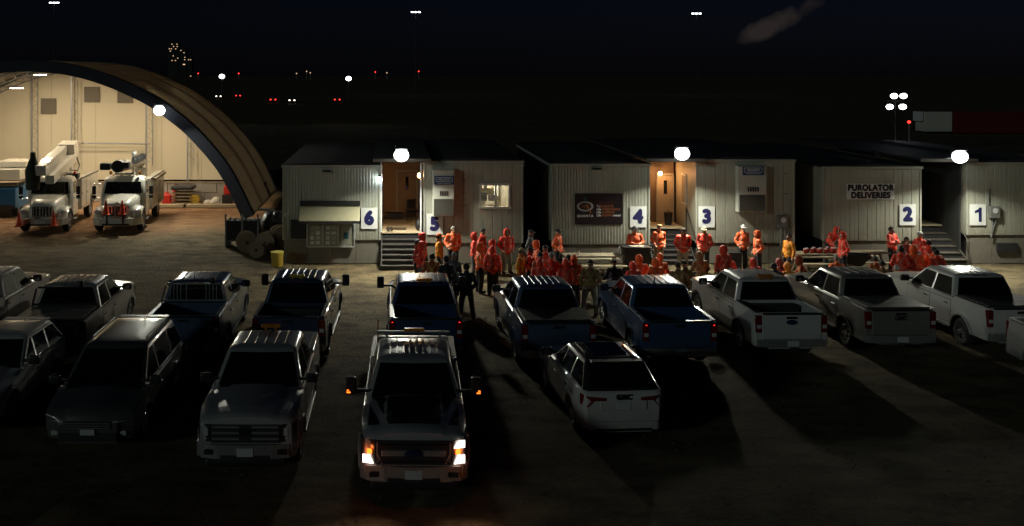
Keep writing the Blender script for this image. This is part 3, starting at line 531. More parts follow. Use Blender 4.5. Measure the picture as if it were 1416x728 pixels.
# ================================================================== fabric shelter
HX, HY0, HY1 = -19.5, 54.1, 66.0
APROF = [(0, 7.95), (2.1, 7.78), (4.2, 7.2), (6.4, 6.2), (7.7, 5.3), (8.8, 4.35), (10.1, 2.85), (10.9, 1.5), (11.6, 0.0)]
def cat(P, n=6):
    out = []
    for i in range(len(P)-1):
        p0, p1, p2, p3 = (Vector(P[max(i-1, 0)]), Vector(P[i]), Vector(P[i+1]), Vector(P[min(i+2, len(P)-1)]))
        for k in range(n):
            t = k/n; out.append(0.5*((2*p1)+(p2-p0)*t+(2*p0-5*p1+4*p2-p3)*t*t+(3*p1-p0-3*p2+p3)*t**3))
    out.append(Vector(P[-1])); return out
right = cat(APROF); ARCH = [Vector((-p.x, p.y)) for p in right[::-1]]+right[1:]
def offs(P, d):
    out = []
    for i, p in enumerate(P):
        t = (P[min(i+1, len(P)-1)]-P[max(i-1, 0)]).normalized(); out.append(p+Vector((-t.y, t.x))*d)
    return out
def shelter():
    t = thing('fabric_shelter', 'large arched fabric shelter glowing with warm light at left', 'shelter', (HX, HY0, 0), 0)
    A0 = ARCH; A1 = offs(ARCH, 0.62); D = HY1-HY0
    # skin in bays, one panel between each pair of trusses
    nb = 3; SK = offs(ARCH, 0.60); n = len(SK)
    bounds = [0.55]+[0.55+(D-0.55)*i/nb for i in range(1, nb+1)]
    for b in range(nb):
        y0, y1 = bounds[b]+0.012, bounds[b+1]-0.012; rows = 5; vs = []
        for r in range(rows):
            y = y0+(y1-y0)*r/(rows-1); sag = 0.008*math.sin(math.pi*r/(rows-1))
            for p, q in zip(SK, offs(SK, -sag)): vs.append((q.x, y, max(0, q.y)))
        mb = MB(); mb.add(vs, [(r*n+i, r*n+i+1, (r+1)*n+i+1, (r+1)*n+i) for r in range(rows-1) for i in range(n-1)], True)
        o = mb.build('skin_panel', M['fabric_in'], t); md = o.modifiers.new('thick', 'SOLIDIFY'); md.thickness = 0.006
    fr = MB(); vs = [(p.x, 0, max(0, p.y)) for p in A0]+[(p.x, 0.02, max(0, p.y)) for p in A1]+[(p.x, 0.56, max(0, p.y)) for p in offs(ARCH, 0.62)]+[(p.x, 0.56, max(0, p.y)) for p in A0]
    fr.add(vs, [(k*n+i, k*n+i+1, ((k+1) % 4)*n+i+1, ((k+1) % 4)*n+i) for k in range(4) for i in range(n-1)], True); fr.build('front_trim', M['navyfab'], t)
    # seams on the outside of the skin
    for b in range(1, nb+1):
        mb = MB(); y = bounds[b]
        for p, q in zip(offs(SK, 0.02), offs(SK, 0.02)[1:]): mb.tube((p.x, y, max(0, p.y)), (q.x, y, max(0, q.y)), 0.008, n=6, caps=False)
        mb.build('skin_seam', mat('seam_dark', (0.4, 0.34, 0.25), 0.7), t)
    SO = offs(SK, 0.012)
    for i in (8, 16, 24, 30, 38, 46, 54, 62, 70, 78, 84, 90):
        if i < len(SO): MB().tube((SO[i].x, 0.6, SO[i].y), (SO[i].x, D-0.05, SO[i].y), 0.012, n=6).build('skin_purlin', mat('seam_dark', (0.4, 0.34, 0.25), 0.7), t)
    # lattice truss arches
    def truss(y, name='truss_arch'):
        mb = MB(); I = offs(ARCH, 0.06)[::2]; O = offs(ARCH, 0.5)[::2]
        for P in (I, O):
            for dy in ((0,) if P is I else (-0.14, 0.14)):
                for a, b in zip(P, P[1:]): mb.tube((a.x, y+dy, max(0, a.y)), (b.x, y+dy, max(0, b.y)), 0.038, n=6, caps=False)
        for i in range(len(I)-1):
            for dy in (-0.14, 0.14):
                mb.tube((I[i].x, y, max(0, I[i].y)), (O[i].x, y+dy, max(0, O[i].y)), 0.02, n=5, caps=False); mb.tube((O[i].x, y+dy, max(0, O[i].y)), (I[i+1].x, y, max(0, I[i+1].y)), 0.02, n=5, caps=False)
        mb.build(name, M['steel'], t)
    for b in range(1, nb): truss(bounds[b])
    truss(D-0.35)
    # end wall in fabric strips, with vents, posts and concrete blocks
    yw = D-0.05; xs = [-11.0, -6.2, -2.6, 0.3, 4.6, 7.2, 9.2, 11.55]
    import bisect
    def az(x):
        x = abs(x)
        for a, b in zip(right, right[1:]):
            if a.x <= x <= b.x: return a.y+(b.y-a.y)*(x-a.x)/max(1e-6, b.x-a.x)+0.45
        return 0.3
    xs2 = [-11.55]+xs[1:]
    for a, b in zip(xs2, xs2[1:]):
        k = 10; mb = MB(); vs = []
        for i in range(k+1):
            x = a+0.006+(b-a-0.012)*i/k; vs += [(x, yw, 0.9), (x, yw, max(0.95, az(x)))]
        mb.add(vs, [(2*i, 2*i+2, 2*i+3, 2*i+1) for i in range(k)]); mb.build('end_wall_panel', M['fabric_wall'], t)
    def lx(px, d): return wx(px, d)-HX
    for px, top in ((45, 101), (100, 99), (203, 140), (260, 185)):
        d = 65.6; x = lx(px, d); zt = wz(top, d); yy = d-HY0-0.15; mb = MB()
        mb.box((x, yy, (zt+1.1)/2), (0.09, 0.09, zt-1.1+1.1)); mb.tube((x+0.4, yy, 1.9), (x+0.4, yy, zt-0.1), 0.025, n=6)
        k = 0; z = 2.0
        while z < zt-0.5: mb.tube((x, yy, z), (x+0.4, yy, z+0.3), 0.015, n=5); mb.tube((x+0.4, yy, z+0.3), (x, yy, z+0.6), 0.015, n=5); z += 0.6
        mb.build('end_post', M['steel'], t)
    d = 65.5; MB().tube((lx(100, d), d-HY0-0.2, wz(198, d)), (lx(208, d), d-HY0-0.2, wz(199, d)), 0.05).build('cross_pipe', M['steel'], t)
    for px, py in ((67, 147), (127, 131), (173, 132)):
        d = 65.85; v = MB().box((lx(px, d), yw-0.08, wz(py, d)), (1.0, 0.1, 1.0), 0.02).build('wall_vent', mat('vent_brown', (0.14, 0.12, 0.09), 0.7), t)
        for k in range(6): MB().box((lx(px, d), yw-0.14, wz(py, d)-0.4+0.16*k), (0.9, 0.03, 0.05), 0, None).build('slat', mat('vent_slat', (0.17, 0.145, 0.11), 0.7), v)
    me = MB().box((0, 0, 0), (1.48, 0.6, 0.56), 0.02).mesh('concrete_block')
    for r in range(2):
        for i in range(15): put('concrete_block', me, M['concrete'], t, (-10.6+1.5*i+(0.75 if r else 0), 7.9+0.02*((i*7) % 3), 0.285+r*0.57))
    MB().box((0, 7.62, 1.2), (22.0, 0.08, 0.1)).build('ledge_board', M['wood'], t)
    # hanging lamps
    for i, (x, y, z) in enumerate(((wx(23, 58)-HX, 58-HY0, 7.0), (-6.0, 1.2, 7.0), (0.6, 1.2, 8.15), (5.2, 1.2, 7.05), (-1.5, 6.6, 7.75), (5.0, 6.6, 7.0))):
        l = thing('shed_lamp', 'small lit strip lamp hanging in the shelter roof' if i == 0 else 'lit strip lamp tucked under the shelter arch, %s' % ('', 'front left', 'front middle', 'front right', 'in the middle', 'halfway back on the right', 'rearmost')[i], 'lamp', (HX+x, HY0+y, z), 0, None if i == 0 else 'lamps under the shelter arch')
        MB().box((0, 0, 0.05), (0.8, 0.22, 0.08), 0.01).build('housing', M['steel'], l); MB().box((0, 0, -0.005), (0.7, 0.16, 0.03), 0.005).build('tube', M['lampshed'], l); MB().tube((0, 0, 0.08), (0, 0, 0.35), 0.012, n=6).build('hanger', M['steel'], l)
        light('shed_light', 'AREA', SHED_W, (1.0, 0.82, 0.57), l, (0, 0, -0.04), shape='RECTANGLE', size=0.7, size_y=0.2, aim=(0, 0.12, -1))
shelter()
floodlight('bright floodlight on the rim of the fabric shelter', 220, 152, 53.45, (0.35, -0.62, -0.7), 330, wz(152, 53.7)-0.25, 'shelter floodlight')

# ================================================================== utility trucks in the shelter
def wheel_meshes(R_, w, rr, spokes, name):
    """axis along local y; returns tyre and rim meshes centred on the hub"""
    h = w/2; ty = MB(); ty.lathe([(rr, -h*0.85), (rr+(R_-rr)*0.35, -h), (R_-0.05, -h*0.96), (R_-0.012, -h*0.7), (R_, -h*0.4), (R_, h*0.4), (R_-0.012, h*0.7), (R_-0.05, h*0.96), (rr+(R_-rr)*0.35, h), (rr, h*0.85), (rr-0.01, 0), (rr, -h*0.85)], axis='y', n=28, closed=True)
    for k in range(28):      # tread blocks
        a = 2*math.pi*k/28; ty.box((math.cos(a)*(R_-0.004), (h*0.3 if k % 2 else -h*0.3), math.sin(a)*(R_-0.004)), (0.02, h*0.62, 0.05), 0, Matrix.Rotation(-a, 3, 'Y').to_quaternion())
    rm = MB()
    for s_ in (-1, 1): rm.lathe([(rr+0.012, s_*h*0.86), (rr+0.012, s_*h*0.9), (rr-0.02, s_*h*0.88), (rr-0.035, s_*h*0.55), (rr-0.04, 0)], axis='y', n=28, closed=True)
    rm.lathe([(0.0, -h*0.3), (rr-0.03, -h*0.3), (rr-0.03, h*0.3), (0, h*0.3)], axis='y', n=20, closed=True)
    for s_ in (-1, 1):
        for k in range(spokes):
            a = 2*math.pi*k/spokes; q = Matrix.Rotation(-a, 3, 'Y').to_quaternion(); rm.box(q @ Vector((rr*0.55, s_*h*0.62, 0)), (rr*0.82, 0.05, rr*(0.3 if spokes < 7 else 0.18)), 0.012, q)
        rm.lathe([(0.085, s_*h*0.6), (0.08, s_*h*0.78), (0.05, s_*h*0.82), (0.0, s_*h*0.82)], axis='y', n=14, closed=True)
    return ty.mesh(name+'_tyre'), rm.mesh(name+'_rim')
WH = {'truck': wheel_meshes(0.41, 0.28, 0.25, 6, 'a'), 'car': wheel_meshes(0.35, 0.23, 0.23, 5, 'b'), 'heavy': wheel_meshes(0.52, 0.30, 0.29, 8, 'c'), 'ten': wheel_meshes(0.41, 0.28, 0.24, 10, 'd')}
def add_wheel(t, kind, x, y, z, rim='alloy'):
    w = bpy.data.objects.new('wheel', None); C.objects.link(w); w.parent = t; w.location = (x, y, z)
    put('tyre', WH[kind][0], M['rubber'], w); put('rim', WH[kind][1], M[rim], w)

def utility_truck(label, loc, rz, kind):
    t = thing('utility_truck', label, 'truck', loc, rz, 'utility trucks in the shelter'); P = M['truckwhite']
    # front bumper at x=0, body runs to -x
    for s_ in (-1, 1):
        add_wheel(t, 'heavy', -1.15, s_*1.02, 0.52, 'steelrim'); add_wheel(t, 'heavy', -5.9, s_*0.98, 0.52, 'steelrim')
        MB().box((-3.6, s_*0.42, 0.72), (6.6, 0.1, 0.24)).build('chassis_rail', M['darksteel'], t)
        # flared fender over the front wheel
        f = MB(); k = 10; vs = []
        for i in range(k+1):
            a = math.pi*(0.02+0.96*i/k); ca, sa = math.cos(a), math.sin(a)
            for (r, y) in ((0.6, 1.17), (0.66, 1.17), (0.74, 1.08), (0.8, 0.8), (0.74, 0.66)): vs.append((-1.15+ca*r*1.05, s_*y, 0.5+sa*r))
        f.add(vs, [(i*5+j, i*5+j+1, (i+1)*5+j+1, (i+1)*5+j) for i in range(k) for j in range(4)], True)
        fo = f.build('fender', P, t); md = fo.modifiers.new('t', 'SOLIDIFY'); md.thickness = 0.02
        hl = MB().ell((-0.46, s_*0.93, 1.05), (0.16, 0.2, 0.13), rot=Matrix.Rotation(s_*R(-25), 3, 'Z')).build('headlight', M['lens'], t); MB().ell((-0.52, s_*1.06, 1.03), (0.12, 0.1, 0.08)).build('turn_signal', M['amberlens'], hl)
    # hood, tapered to the grille
    rings = []
    for x, w, z0, z1 in ((-0.25, 0.50, 0.75, 1.36), (-0.32, 0.60, 0.72, 1.47), (-0.8, 0.70, 0.72, 1.58), (-1.4, 0.84, 0.72, 1.7), (-1.85, 0.92, 0.72, 1.78)):
        rings.append([(x, -w, z0), (x, w, z0), (x, w, z1-0.22), (x, w*0.9, z1-0.06), (x, w*0.6, z1), (x, 0, z1+0.02), (x, -w*0.6, z1), (x, -w*0.9, z1-0.06), (x, -w, z1-0.22)])
    hd_ = MB().loft(rings).build('hood', P, t, sharp=50); MB().ell((-0.33, 0, 1.47), (0.05, 0.13, 0.045)).build('badge', M['chrome'], hd_)
    g = MB().box((-0.24, 0, 1.08), (0.06, 0.92, 0.5), 0.03).build('grille', M['dark'], t)
    for k in range(6): MB().box((-0.2, -0.375+0.15*k, 1.08), (0.03, 0.05, 0.44), 0.006).build('grille_bar', M['chrome'], g)
    for z in (0.84, 1.32): MB().box((-0.2, 0, z), (0.035, 0.96, 0.05), 0.01).build('grille_bar', M['chrome'], g)
    bp = MB(); bp.prism([(-0.16, -1.0), (0.02, -0.82), (0.06, 0), (0.02, 0.82), (-0.16, 1.0), (-0.5, 1.2), (-0.6, 1.2), (-0.3, 0.95), (-0.2, 0), (-0.3, -0.95), (-0.6, -1.2), (-0.5, -1.2)], 0.34, (0, 0, 0.42), 'z'); b_ = bp.build('bumper', P if kind == 'derrick' else mat('bumper_tan', (0.4, 0.37, 0.3), 0.5), t)
    MB().box((0.062, 0, 0.6), (0.02, 0.5, 0.14)).build('licence_plate', M['plate'], b_); MB().box((0.06, 0, 0.47), (0.02, 1.3, 0.08)).build('air_slot', M['dark'], b_)
    for yy in ((-0.92, 0.72) if kind == 'bucket' else (-0.42, 0.36)):
        zz = 0.47 if kind == 'bucket' else 1.0
        MB().box((0.27, yy, zz-0.015), (0.4, 0.4, 0.03), 0.005).box((0.06, yy, (zz+0.5)/2 if kind != 'bucket' else zz-0.03), (0.05, 0.08, zz-0.52 if kind != 'bucket' else 0.06)).build('cone_holder', M['darksteel'], t)
    # cab
    rings = []
    for z, x0, x1, y in ((0.62, -1.8, -3.1, 1.08), (1.2, -1.78, -3.12, 1.12), (1.75, -1.8, -3.12, 1.12), (2.35, -2.12, -3.1, 1.03), (2.52, -2.25, -3.06, 0.96), (2.6, -2.45, -2.95, 0.8)):
        c = 0.1; rings.append([(x0-c, -y, z), (x0, -y+c, z), (x0+0.06, 0, z), (x0, y-c, z), (x0-c, y, z), (x1+c, y, z), (x1, y-c, z), (x1, -y+c, z), (x1+c, -y, z)])
    cb = MB().loft(rings).build('cab', P, t, sharp=35)
    ws = MB(); ws.add([(-1.775, -0.93, 1.78), (-1.72, 0, 1.78), (-1.775, 0.93, 1.78), (-2.08, 0.86, 2.34), (-2.02, 0, 2.34), (-2.08, -0.86, 2.34)], [(0, 1, 4, 5), (1, 2, 3, 4)], True); w_ = ws.build('windshield', M['glass'], t); w_.location.x = 0.03
    for s_ in (-1, 1):
        d_ = MB().box((-2.45, s_*1.118, 1.2), (1.0, 0.03, 1.05), 0.02).build('door', P, t); MB().box((-2.8, s_*1.15, 1.45), (0.16, 0.03, 0.04), 0.008).build('handle', M['black'], d_)
        MB().add([(-2.0, s_*1.13, 1.76), (-2.88, s_*1.13, 1.76), (-2.88, s_*1.055, 2.32), (-2.26, s_*1.055, 2.32)], [(0, 1, 2, 3)]).build('side_window', M['glass'], d_)
        m_ = MB().box((-1.75, s_*1.42, 1.95), (0.08, 0.2, 0.42), 0.03).box((-1.75, s_*1.42, 1.62), (0.08, 0.2, 0.16), 0.03).build('mirror', M['black'], t)
        MB().path([(-2.0, s_*1.12, 2.25), (-1.75, s_*1.42, 2.25), (-1.75, s_*1.42, 1.5), (-2.0, s_*1.12, 1.55)], 0.018).build('mirror_arm', M['chrome'], m_)
        MB().box((-2.5, s_*1.0, 0.42), (0.7, 0.3, 0.06), 0.01).build('step', M['steel'], t)
    for y in (-0.6, -0.2, 0.2, 0.6): MB().ell((-2.5, y, 2.62), (0.06, 0.05, 0.035)).build('roof_marker', M['amberlens'], cb)
    # service body with compartment doors
    sb = MB().box((-5.4, 0, 0.98), (4.2, 1.5, 0.14)).build('bed_deck', M['steel'], t)
    for s_ in (-1, 1):
        top = 2.35 if (kind == 'bucket' or s_ > 0) else 2.2
        for x, l, z0, z1 in ((-3.9, 1.0, 0.75, top), (-4.95, 1.0, 0.75, top), (-5.95, 0.92, 1.25, top), (-6.95, 1.0, 0.75, top)):
            cpt = MB().box((x, s_*0.98, (z0+z1)/2), (l, 0.44, z1-z0), 0.01).build('tool_compartment', P, t)
            MB().box((x, s_*1.205, (z0+z1)/2), (l-0.1, 0.02, z1-z0-0.12), 0.006).build('compartment_door', P, cpt); MB().box((x+l*0.35, s_*1.225, (z0+z1)/2), (0.05, 0.02, 0.12)).build('latch', M['chrome'], cpt)
        MB().box((-5.4, s_*1.19, top+0.02), (4.2, 0.06, 0.05)).build('grab_rail', M['darksteel'], t)
    # turret and boom
    tx = -4.2 if kind == 'bucket' else -6.4
    tu = MB().lathe([(0.42, 1.05), (0.42, 1.4), (0.34, 1.45), (0.34, 2.4), (0.4, 2.5), (0.4, 2.65), (0.0, 2.7)], (tx, 0, 0), 'z', 20).build('turret', P, t)
    if kind == 'bucket':
        # two boom sections folded forward over the cab, bucket under a dark cover at the front
        lo = MB().box((-2.7, 0.35, 2.98), (4.6, 0.44, 0.44), 0.03, Matrix.Rotation(R(9), 3, 'Y').to_quaternion()).build('lower_boom', P, t)
        up = MB().box((-2.9, -0.1, 3.46), (5.0, 0.52, 0.5), 0.03, Matrix.Rotation(R(9), 3, 'Y').to_quaternion()).build('upper_boom', P, t)
        MB().box((-5.2, 0.1, 3.72), (1.0, 0.85, 0.85), 0.06, Matrix.Rotation(R(9), 3, 'Y').to_quaternion()).build('elbow', P, t)
        for k in range(7): MB().box((-1.3-0.36*k, 0.54, 2.78+0.057*k), (0.2, 0.02, 0.05), 0, Matrix.Rotation(R(9+(40 if k % 2 else -40)), 3, 'Y').to_quaternion()).build('hazard_mark', M['darksteel'], lo)
        MB().box((-2.6, -0.31, 3.42), (0.75, 0.01, 0.2), 0, Matrix.Rotation(R(9), 3, 'Y').to_quaternion()).build('decal', M['ink'], up); MB().box((-2.6, 0.105, 3.42), (0.75, 0.01, 0.2), 0, Matrix.Rotation(R(9), 3, 'Y').to_quaternion()).build('decal', M['ink'], up)
        MB().path([(-5.3, 0.45, 3.4), (-5.6, 0.6, 2.9), (-5.1, 0.6, 2.6), (-4.6, 0.4, 2.7)], 0.03).build('hose', M['black'], up)
        bk = MB().lathe([(0.3, 0), (0.34, 0.1), (0.38, 0.95), (0.3, 1.15), (0.14, 1.6), (0.12, 1.85), (0.0, 1.9)], (0, 0, 0), 'z', 10).build('bucket', mat('tarp_dark_green', (0.035, 0.045, 0.03), 0.8, bump=0.5), t, (-0.75, -0.55, 2.1))
        MB().box((-6.3, 0, 3.98), (1.5, 1.0, 0.06), 0.01).build('boom_cover', mat('cover_brown', (0.16, 0.12, 0.07), 0.7), t); MB().tube((-6.3, 0, 1.0), (-6.3, 0, 3.95), 0.1).build('cover_post', P, t)
        MB().box((-3.5, 0.75, 2.5), (0.5, 0.6, 0.25), 0.02).build('hydraulic_box', M['darksteel'], t); MB().lathe([(0.07, 0), (0.07, 0.12), (0, 0.16)], (-3.2, 0.9, 2.62)).build('beacon', M['red'], t)
        pb = bpy.data.objects.new('ladder_rack', None)
        MB().box((-5.6, -1.1, 2.42), (3.2, 0.1, 0.06)).build('ladder_rack', M['yellow'], t)
    else:
        bo = MB(); bo.tube((-6.6, 0, 2.95), (-2.2, 0.0, 3.15), 0.31, 0.27, 14); bo.tube((-2.2, 0, 3.15), (-1.2, 0, 3.2), 0.22, 0.22, 14); bo.build('boom', P, t)
        hd2 = MB().tube((-1.55, -0.1, 3.2), (-0.95, -0.1, 3.22), 0.33, 0.31, 16).build('boom_head', M['darksteel'], t); MB().tube((-0.97, -0.1, 3.22), (-0.94, -0.1, 3.22), 0.19, 0.19, 16).build('sheave', M['black'], hd2)
        MB().box((-1.2, 0.3, 3.28), (0.5, 0.3, 0.3), 0.04).build('winch', M['darksteel'], t); MB().box((-1.3, -0.75, 3.2), (0.5, 0.5, 0.34), 0.04).build('pole_claw', M['darksteel'], t)
        au = MB().tube((-5.2, 0.42, 3.35), (-2.6, 0.42, 3.4), 0.06, 0.06, 10)
        for k in range(9): au.tube((-5.1+0.28*k, 0.42, 3.352), (-5.06+0.28*k, 0.42, 3.354), 0.2, 0.2, 14)
        au.build('auger', M['steel'], t)
        br = MB().box((-2.4, 0, 2.72), (0.4, 1.0, 0.1)).build('boom_rest', P, t); MB().box((-2.4, 0.42, 2.85), (0.1, 0.1, 0.4)).box((-2.4, -0.42, 2.85), (0.1, 0.1, 0.4)).build('rest_post', P, br)
        fl = MB().box((-3.3, 0.3, 3.7), (0.9, 0.12, 0.1), 0.01).box((-3.0, 0.3, 3.6), (0.1, 0.1, 0.4)).box((-3.5, 0.3, 3.6), (0.1, 0.1, 0.4)).build('fibre_jib', M['white'], t)
        for y in (-0.7, 0.75): MB().ell((-2.3, y, 2.78), (0.08, 0.08, 0.1)).build('beacon', M['amberlens'], t)
        MB().tube((-3.6, 1.28, 2.28), (-7.1, 1.28, 2.28), 0.09).build('pike_pole', M['wood'], t)
    return t
def traffic_cone(label, p):
    t = thing('traffic_cone', label, 'cone', p, 0, 'traffic cones on the truck bumpers')
    MB().box((0, 0, 0.015), (0.36, 0.36, 0.03), 0.01).build('base', M['cone'], t); MB().lathe([(0.15, 0.03), (0.14, 0.06), (0.035, 0.66), (0.02, 0.68), (0, 0.68)], n=16).build('cone_body', M['cone'], t)
ya, yb_ = gd(320)-1.0, gd(320)-0.9
ta = (wx(54, ya)+0.05, ya, 0); tb = (wx(160, yb_), yb_, 0)
utility_truck('white bucket truck with folded boom parked on the left in the shelter', ta, R(-86), 'bucket')
utility_truck('white digger derrick truck with round boom over its cab', tb, R(-86), 'derrick')
for tr_, yy, zz, xx, nm in ((ta, -0.92, 0.47, 0.27, 'orange cone on left bumper corner of the bucket truck'), (ta, 0.72, 0.47, 0.27, 'orange cone on right bumper corner of the bucket truck'), (tb, -0.42, 1.0, 0.27, 'orange cone left of centre on the derrick truck bumper'), (tb, 0.36, 1.0, 0.27, 'orange cone right of centre on the derrick truck bumper')):
    p = Matrix.Rotation(R(-86), 3, 'Z') @ Vector((xx, yy, zz)); traffic_cone(nm, (tr_[0]+p.x, tr_[1]+p.y, zz+0.003))
def third_truck():
    d = 55.0; t = thing('service_truck', 'blue sided service truck with white box cut by the left edge', 'truck', (wx(-8, d), d, 0), 0); 
    MB().box((0, 2.2, 1.05), (2.3, 4.4, 1.1), 0.02).build('lower_body', M['blue'], t); MB().box((0, 2.6, 2.25), (2.2, 3.6, 0.6), 0.03).build('upper_box', M['truckwhite'], t)
    MB().box((0, 0.2, 1.75), (2.4, 0.08, 0.1)).box((0, 2.2, 1.9), (2.4, 4.3, 0.05)).build('rack', M['wood'], t); MB().box((0.3, 2.6, 2.75), (1.6, 1.8, 0.35), 0.05).build('roof_box', M['truckwhite'], t)
    for s_ in (-1, 1):
        for y in (0.8, 3.6):
            w = bpy.data.objects.new('wheel', None); C.objects.link(w); w.parent = t; w.location = (s_*0.95, y, 0.52); w.rotation_euler.z = R(90); put('tyre', WH['heavy'][0], M['rubber'], w); put('rim', WH['heavy'][1], M['steelrim'], w)
    MB().box((0, -0.03, 0.62), (2.2, 0.1, 0.2), 0.02).build('bumper', M['darksteel'], t)
third_truck()

# ---- clutter by the end wall and outside the shelter
def clutter():
    d = 60.2
    t = thing('fuel_jug', 'red fuel jugs cluster beside the derrick truck', 'jug', (wx(231, d), d, 0), 0)
    MB().box((0, 0, 0.35), (0.5, 0.4, 0.6), 0.08).build('jug_body', M['red'], t); MB().tube((-0.1, 0, 0.65), (0.05, 0, 0.8), 0.05).build('spout', M['red'], t); MB().path([(-0.15, 0, 0.68), (0, 0, 0.78), (0.18, 0, 0.66)], 0.03).build('handle', M['red'], t)
    t = thing('fire_extinguisher', 'tall red cylinder standing against the shelter end wall', 'extinguisher', (wx(238, d), d+0.8, 0), 0); MB().lathe([(0.14, 0), (0.15, 0.05), (0.15, 0.9), (0.06, 1.05), (0.05, 1.15), (0, 1.15)]).build('cylinder', M['red'], t); MB().box((0.05, 0, 1.17), (0.2, 0.05, 0.06)).build('valve', M['black'], t)
    t = thing('pallet_stack', 'grey stack of timbers under a dark sheet at the end wall', 'pallets', (wx(251, d), d+0.6, 0), 0)
    for k in range(4):
        for j in range(3): MB().box((0, -0.4+0.4*j, 0.1+0.2*k), (1.2, 0.2, 0.06)).build('plank', M['wood'], t)
        MB().box((-0.45, 0, 0.05+0.2*k), (0.12, 1.0, 0.05)).box((0.45, 0, 0.05+0.2*k), (0.12, 1.0, 0.05)).build('bearer', M['wood'], t)
    MB().box((0, 0, 1.0), (1.35, 1.1, 0.25), 0.1).build('cover_sheet', M['darksteel'], t)
    t = thing('rope_spool', 'yellow spool leaning near the shelter wall', 'spool', (wx(268, d), d+0.3, 0), 0); MB().lathe([(0.28, -0.14), (0.3, -0.12), (0.16, -0.1), (0.16, 0.1), (0.3, 0.12), (0.28, 0.14)], (0, 0, 0.3), 'y').build('spool_body', M['yellow'], t); MB().lathe([(0.2, -0.09), (0.22, 0), (0.2, 0.09)], (0, 0, 0.3), 'y').build('rope', M['yellow'], t)
    t = thing('white_tarp', 'crumpled white sheet lying by the end wall', 'tarp', (wx(300, d), d+0.4, 0), 0); rn = random.Random(2); mb = MB()
    for k in range(9): mb.ell((rn.uniform(-0.6, 0.6), rn.uniform(-0.2, 0.2), 0.12), (rn.uniform(0.2, 0.4), 0.25, rn.uniform(0.12, 0.36)), 8, 6)
    mb.build('sheet', mat('tarp_white', (0.5, 0.48, 0.42), 0.7), t)
    t = thing('gas_can', 'red can on a dark stand at the right foot of the arch', 'can', (wx(314, d), d+0.2, 0), 0); MB().box((0, 0, 0.3), (0.6, 0.5, 0.6), 0.02).build('stand', M['darksteel'], t); MB().box((-0.02, 0, 0.86), (0.4, 0.3, 0.5), 0.06).build('can_body', M['red'], t); MB().tube((-0.1, 0, 1.1), (-0.15, 0, 1.22), 0.04).build('spout', M['red'], t)
    for i, (px, w, lab) in enumerate(((236, 1.8, 'long pale timber lying beside the derrick truck'), (293, 3.4, 'longest pale timber lying before the end wall'))):
        tag(MB().box((0, 0, 0.1), (w, 0.3, 0.2), 0.02).build('timber', M['woodlight'], None, (wx(px, 59), 59.2, 0)), lab, 'timber')
    # reels and rack outside
    def reel(label, px, pby, r, w, tilt, d_):
        x = wx(px, d_); t = thing('cable_reel', label, 'reel', (x, d_, 0), R(tilt), 'wooden cable reels')
        for s_ in (-1, 1):
            f = MB().lathe([(0, s_*w/2), (r, s_*w/2), (r, s_*(w/2+0.04)), (0, s_*(w/2+0.04))], (0, 0, r), 'y', 28, True).build('flange', M['wood'], t)
            for k in range(6):
                a = math.pi*k/3; MB().tube((math.cos(a)*r*0.45, s_*(w/2+0.04), r+math.sin(a)*r*0.45), (math.cos(a)*r*0.45, s_*(w/2+0.06), r+math.sin(a)*r*0.45), 0.02, n=6).build('bolt', M['steel'], f)
            MB().tube((0, s_*(w/2+0.03), r), (0, s_*(w/2+0.055), r), 0.07, n=12).build('hub', M['darksteel'], f)
        MB().tube((0, -w/2, r), (0, w/2, r), r*0.72, n=24).build('wound_cable', M['black'], t)
    reel('nearest wooden cable reel seen face on by the dark rack', 341, 0, 0.46, 0.42, 12, 44.6); reel('middle wooden cable reel half behind its neighbour', 370, 0, 0.48, 0.45, -20, 44.4); reel('wooden cable reel tucked against the trailer corner', 388, 0, 0.5, 0.42, 25, 45.9); reel('low cable reel lying in front of the group', 356, 0, 0.34, 0.35, -6, 43.4)
    d = 46.2; t = thing('equipment_rack', 'dark steel rack heaped with straps at the shelter foot', 'rack', (wx(336, d), d, 0), 0)
    MB().box((0, 0, 0.35), (1.5, 0.9, 0.1)).build('skid', M['darksteel'], t); MB().box((-0.35, 0, 0.8), (0.7, 0.8, 0.8), 0.03).build('left_bin', M['black'], t); MB().box((0.42, 0, 0.8), (0.65, 0.8, 0.8), 0.03).build('right_bin', M['black'], t)
    for x in (-0.72, 0.02, 0.74): MB().box((x, -0.42, 0.75), (0.07, 0.07, 1.5)).build('upright', M['steel'], t)
    for s_ in (-1, 1): MB().box((s_*0.65, 0, 0.15), (0.12, 0.9, 0.3)).build('foot', M['darksteel'], t)
    rn = random.Random(8)
    for k in range(12): MB().ell((-0.65+0.12*k, -0.3, 1.22+rn.uniform(-0.05, 0.08)), (0.06, 0.05, 0.08), 8, 6).build('strap_bundle', M['steel'] if k % 2 else M['white'], t)
    d = 47.5; t = thing('tarp_heap', 'black tarpaulin heap between the reels and shelter', 'tarp', (wx(376, d), d, 0), 0); mb = MB(); 
    for k in range(10): mb.ell((rn.uniform(-0.8, 0.7), rn.uniform(-0.4, 0.4), 0.4+0.2*rn.random()), (rn.uniform(0.4, 0.6), 0.5, rn.uniform(0.5, 1.0)), 9, 6)
    mb.build('sheet', M['black'], t); MB().tube((-0.6, -0.4, 1.55), (0.2, -0.45, 1.5), 0.06).build('pipe', M['steel'], t)
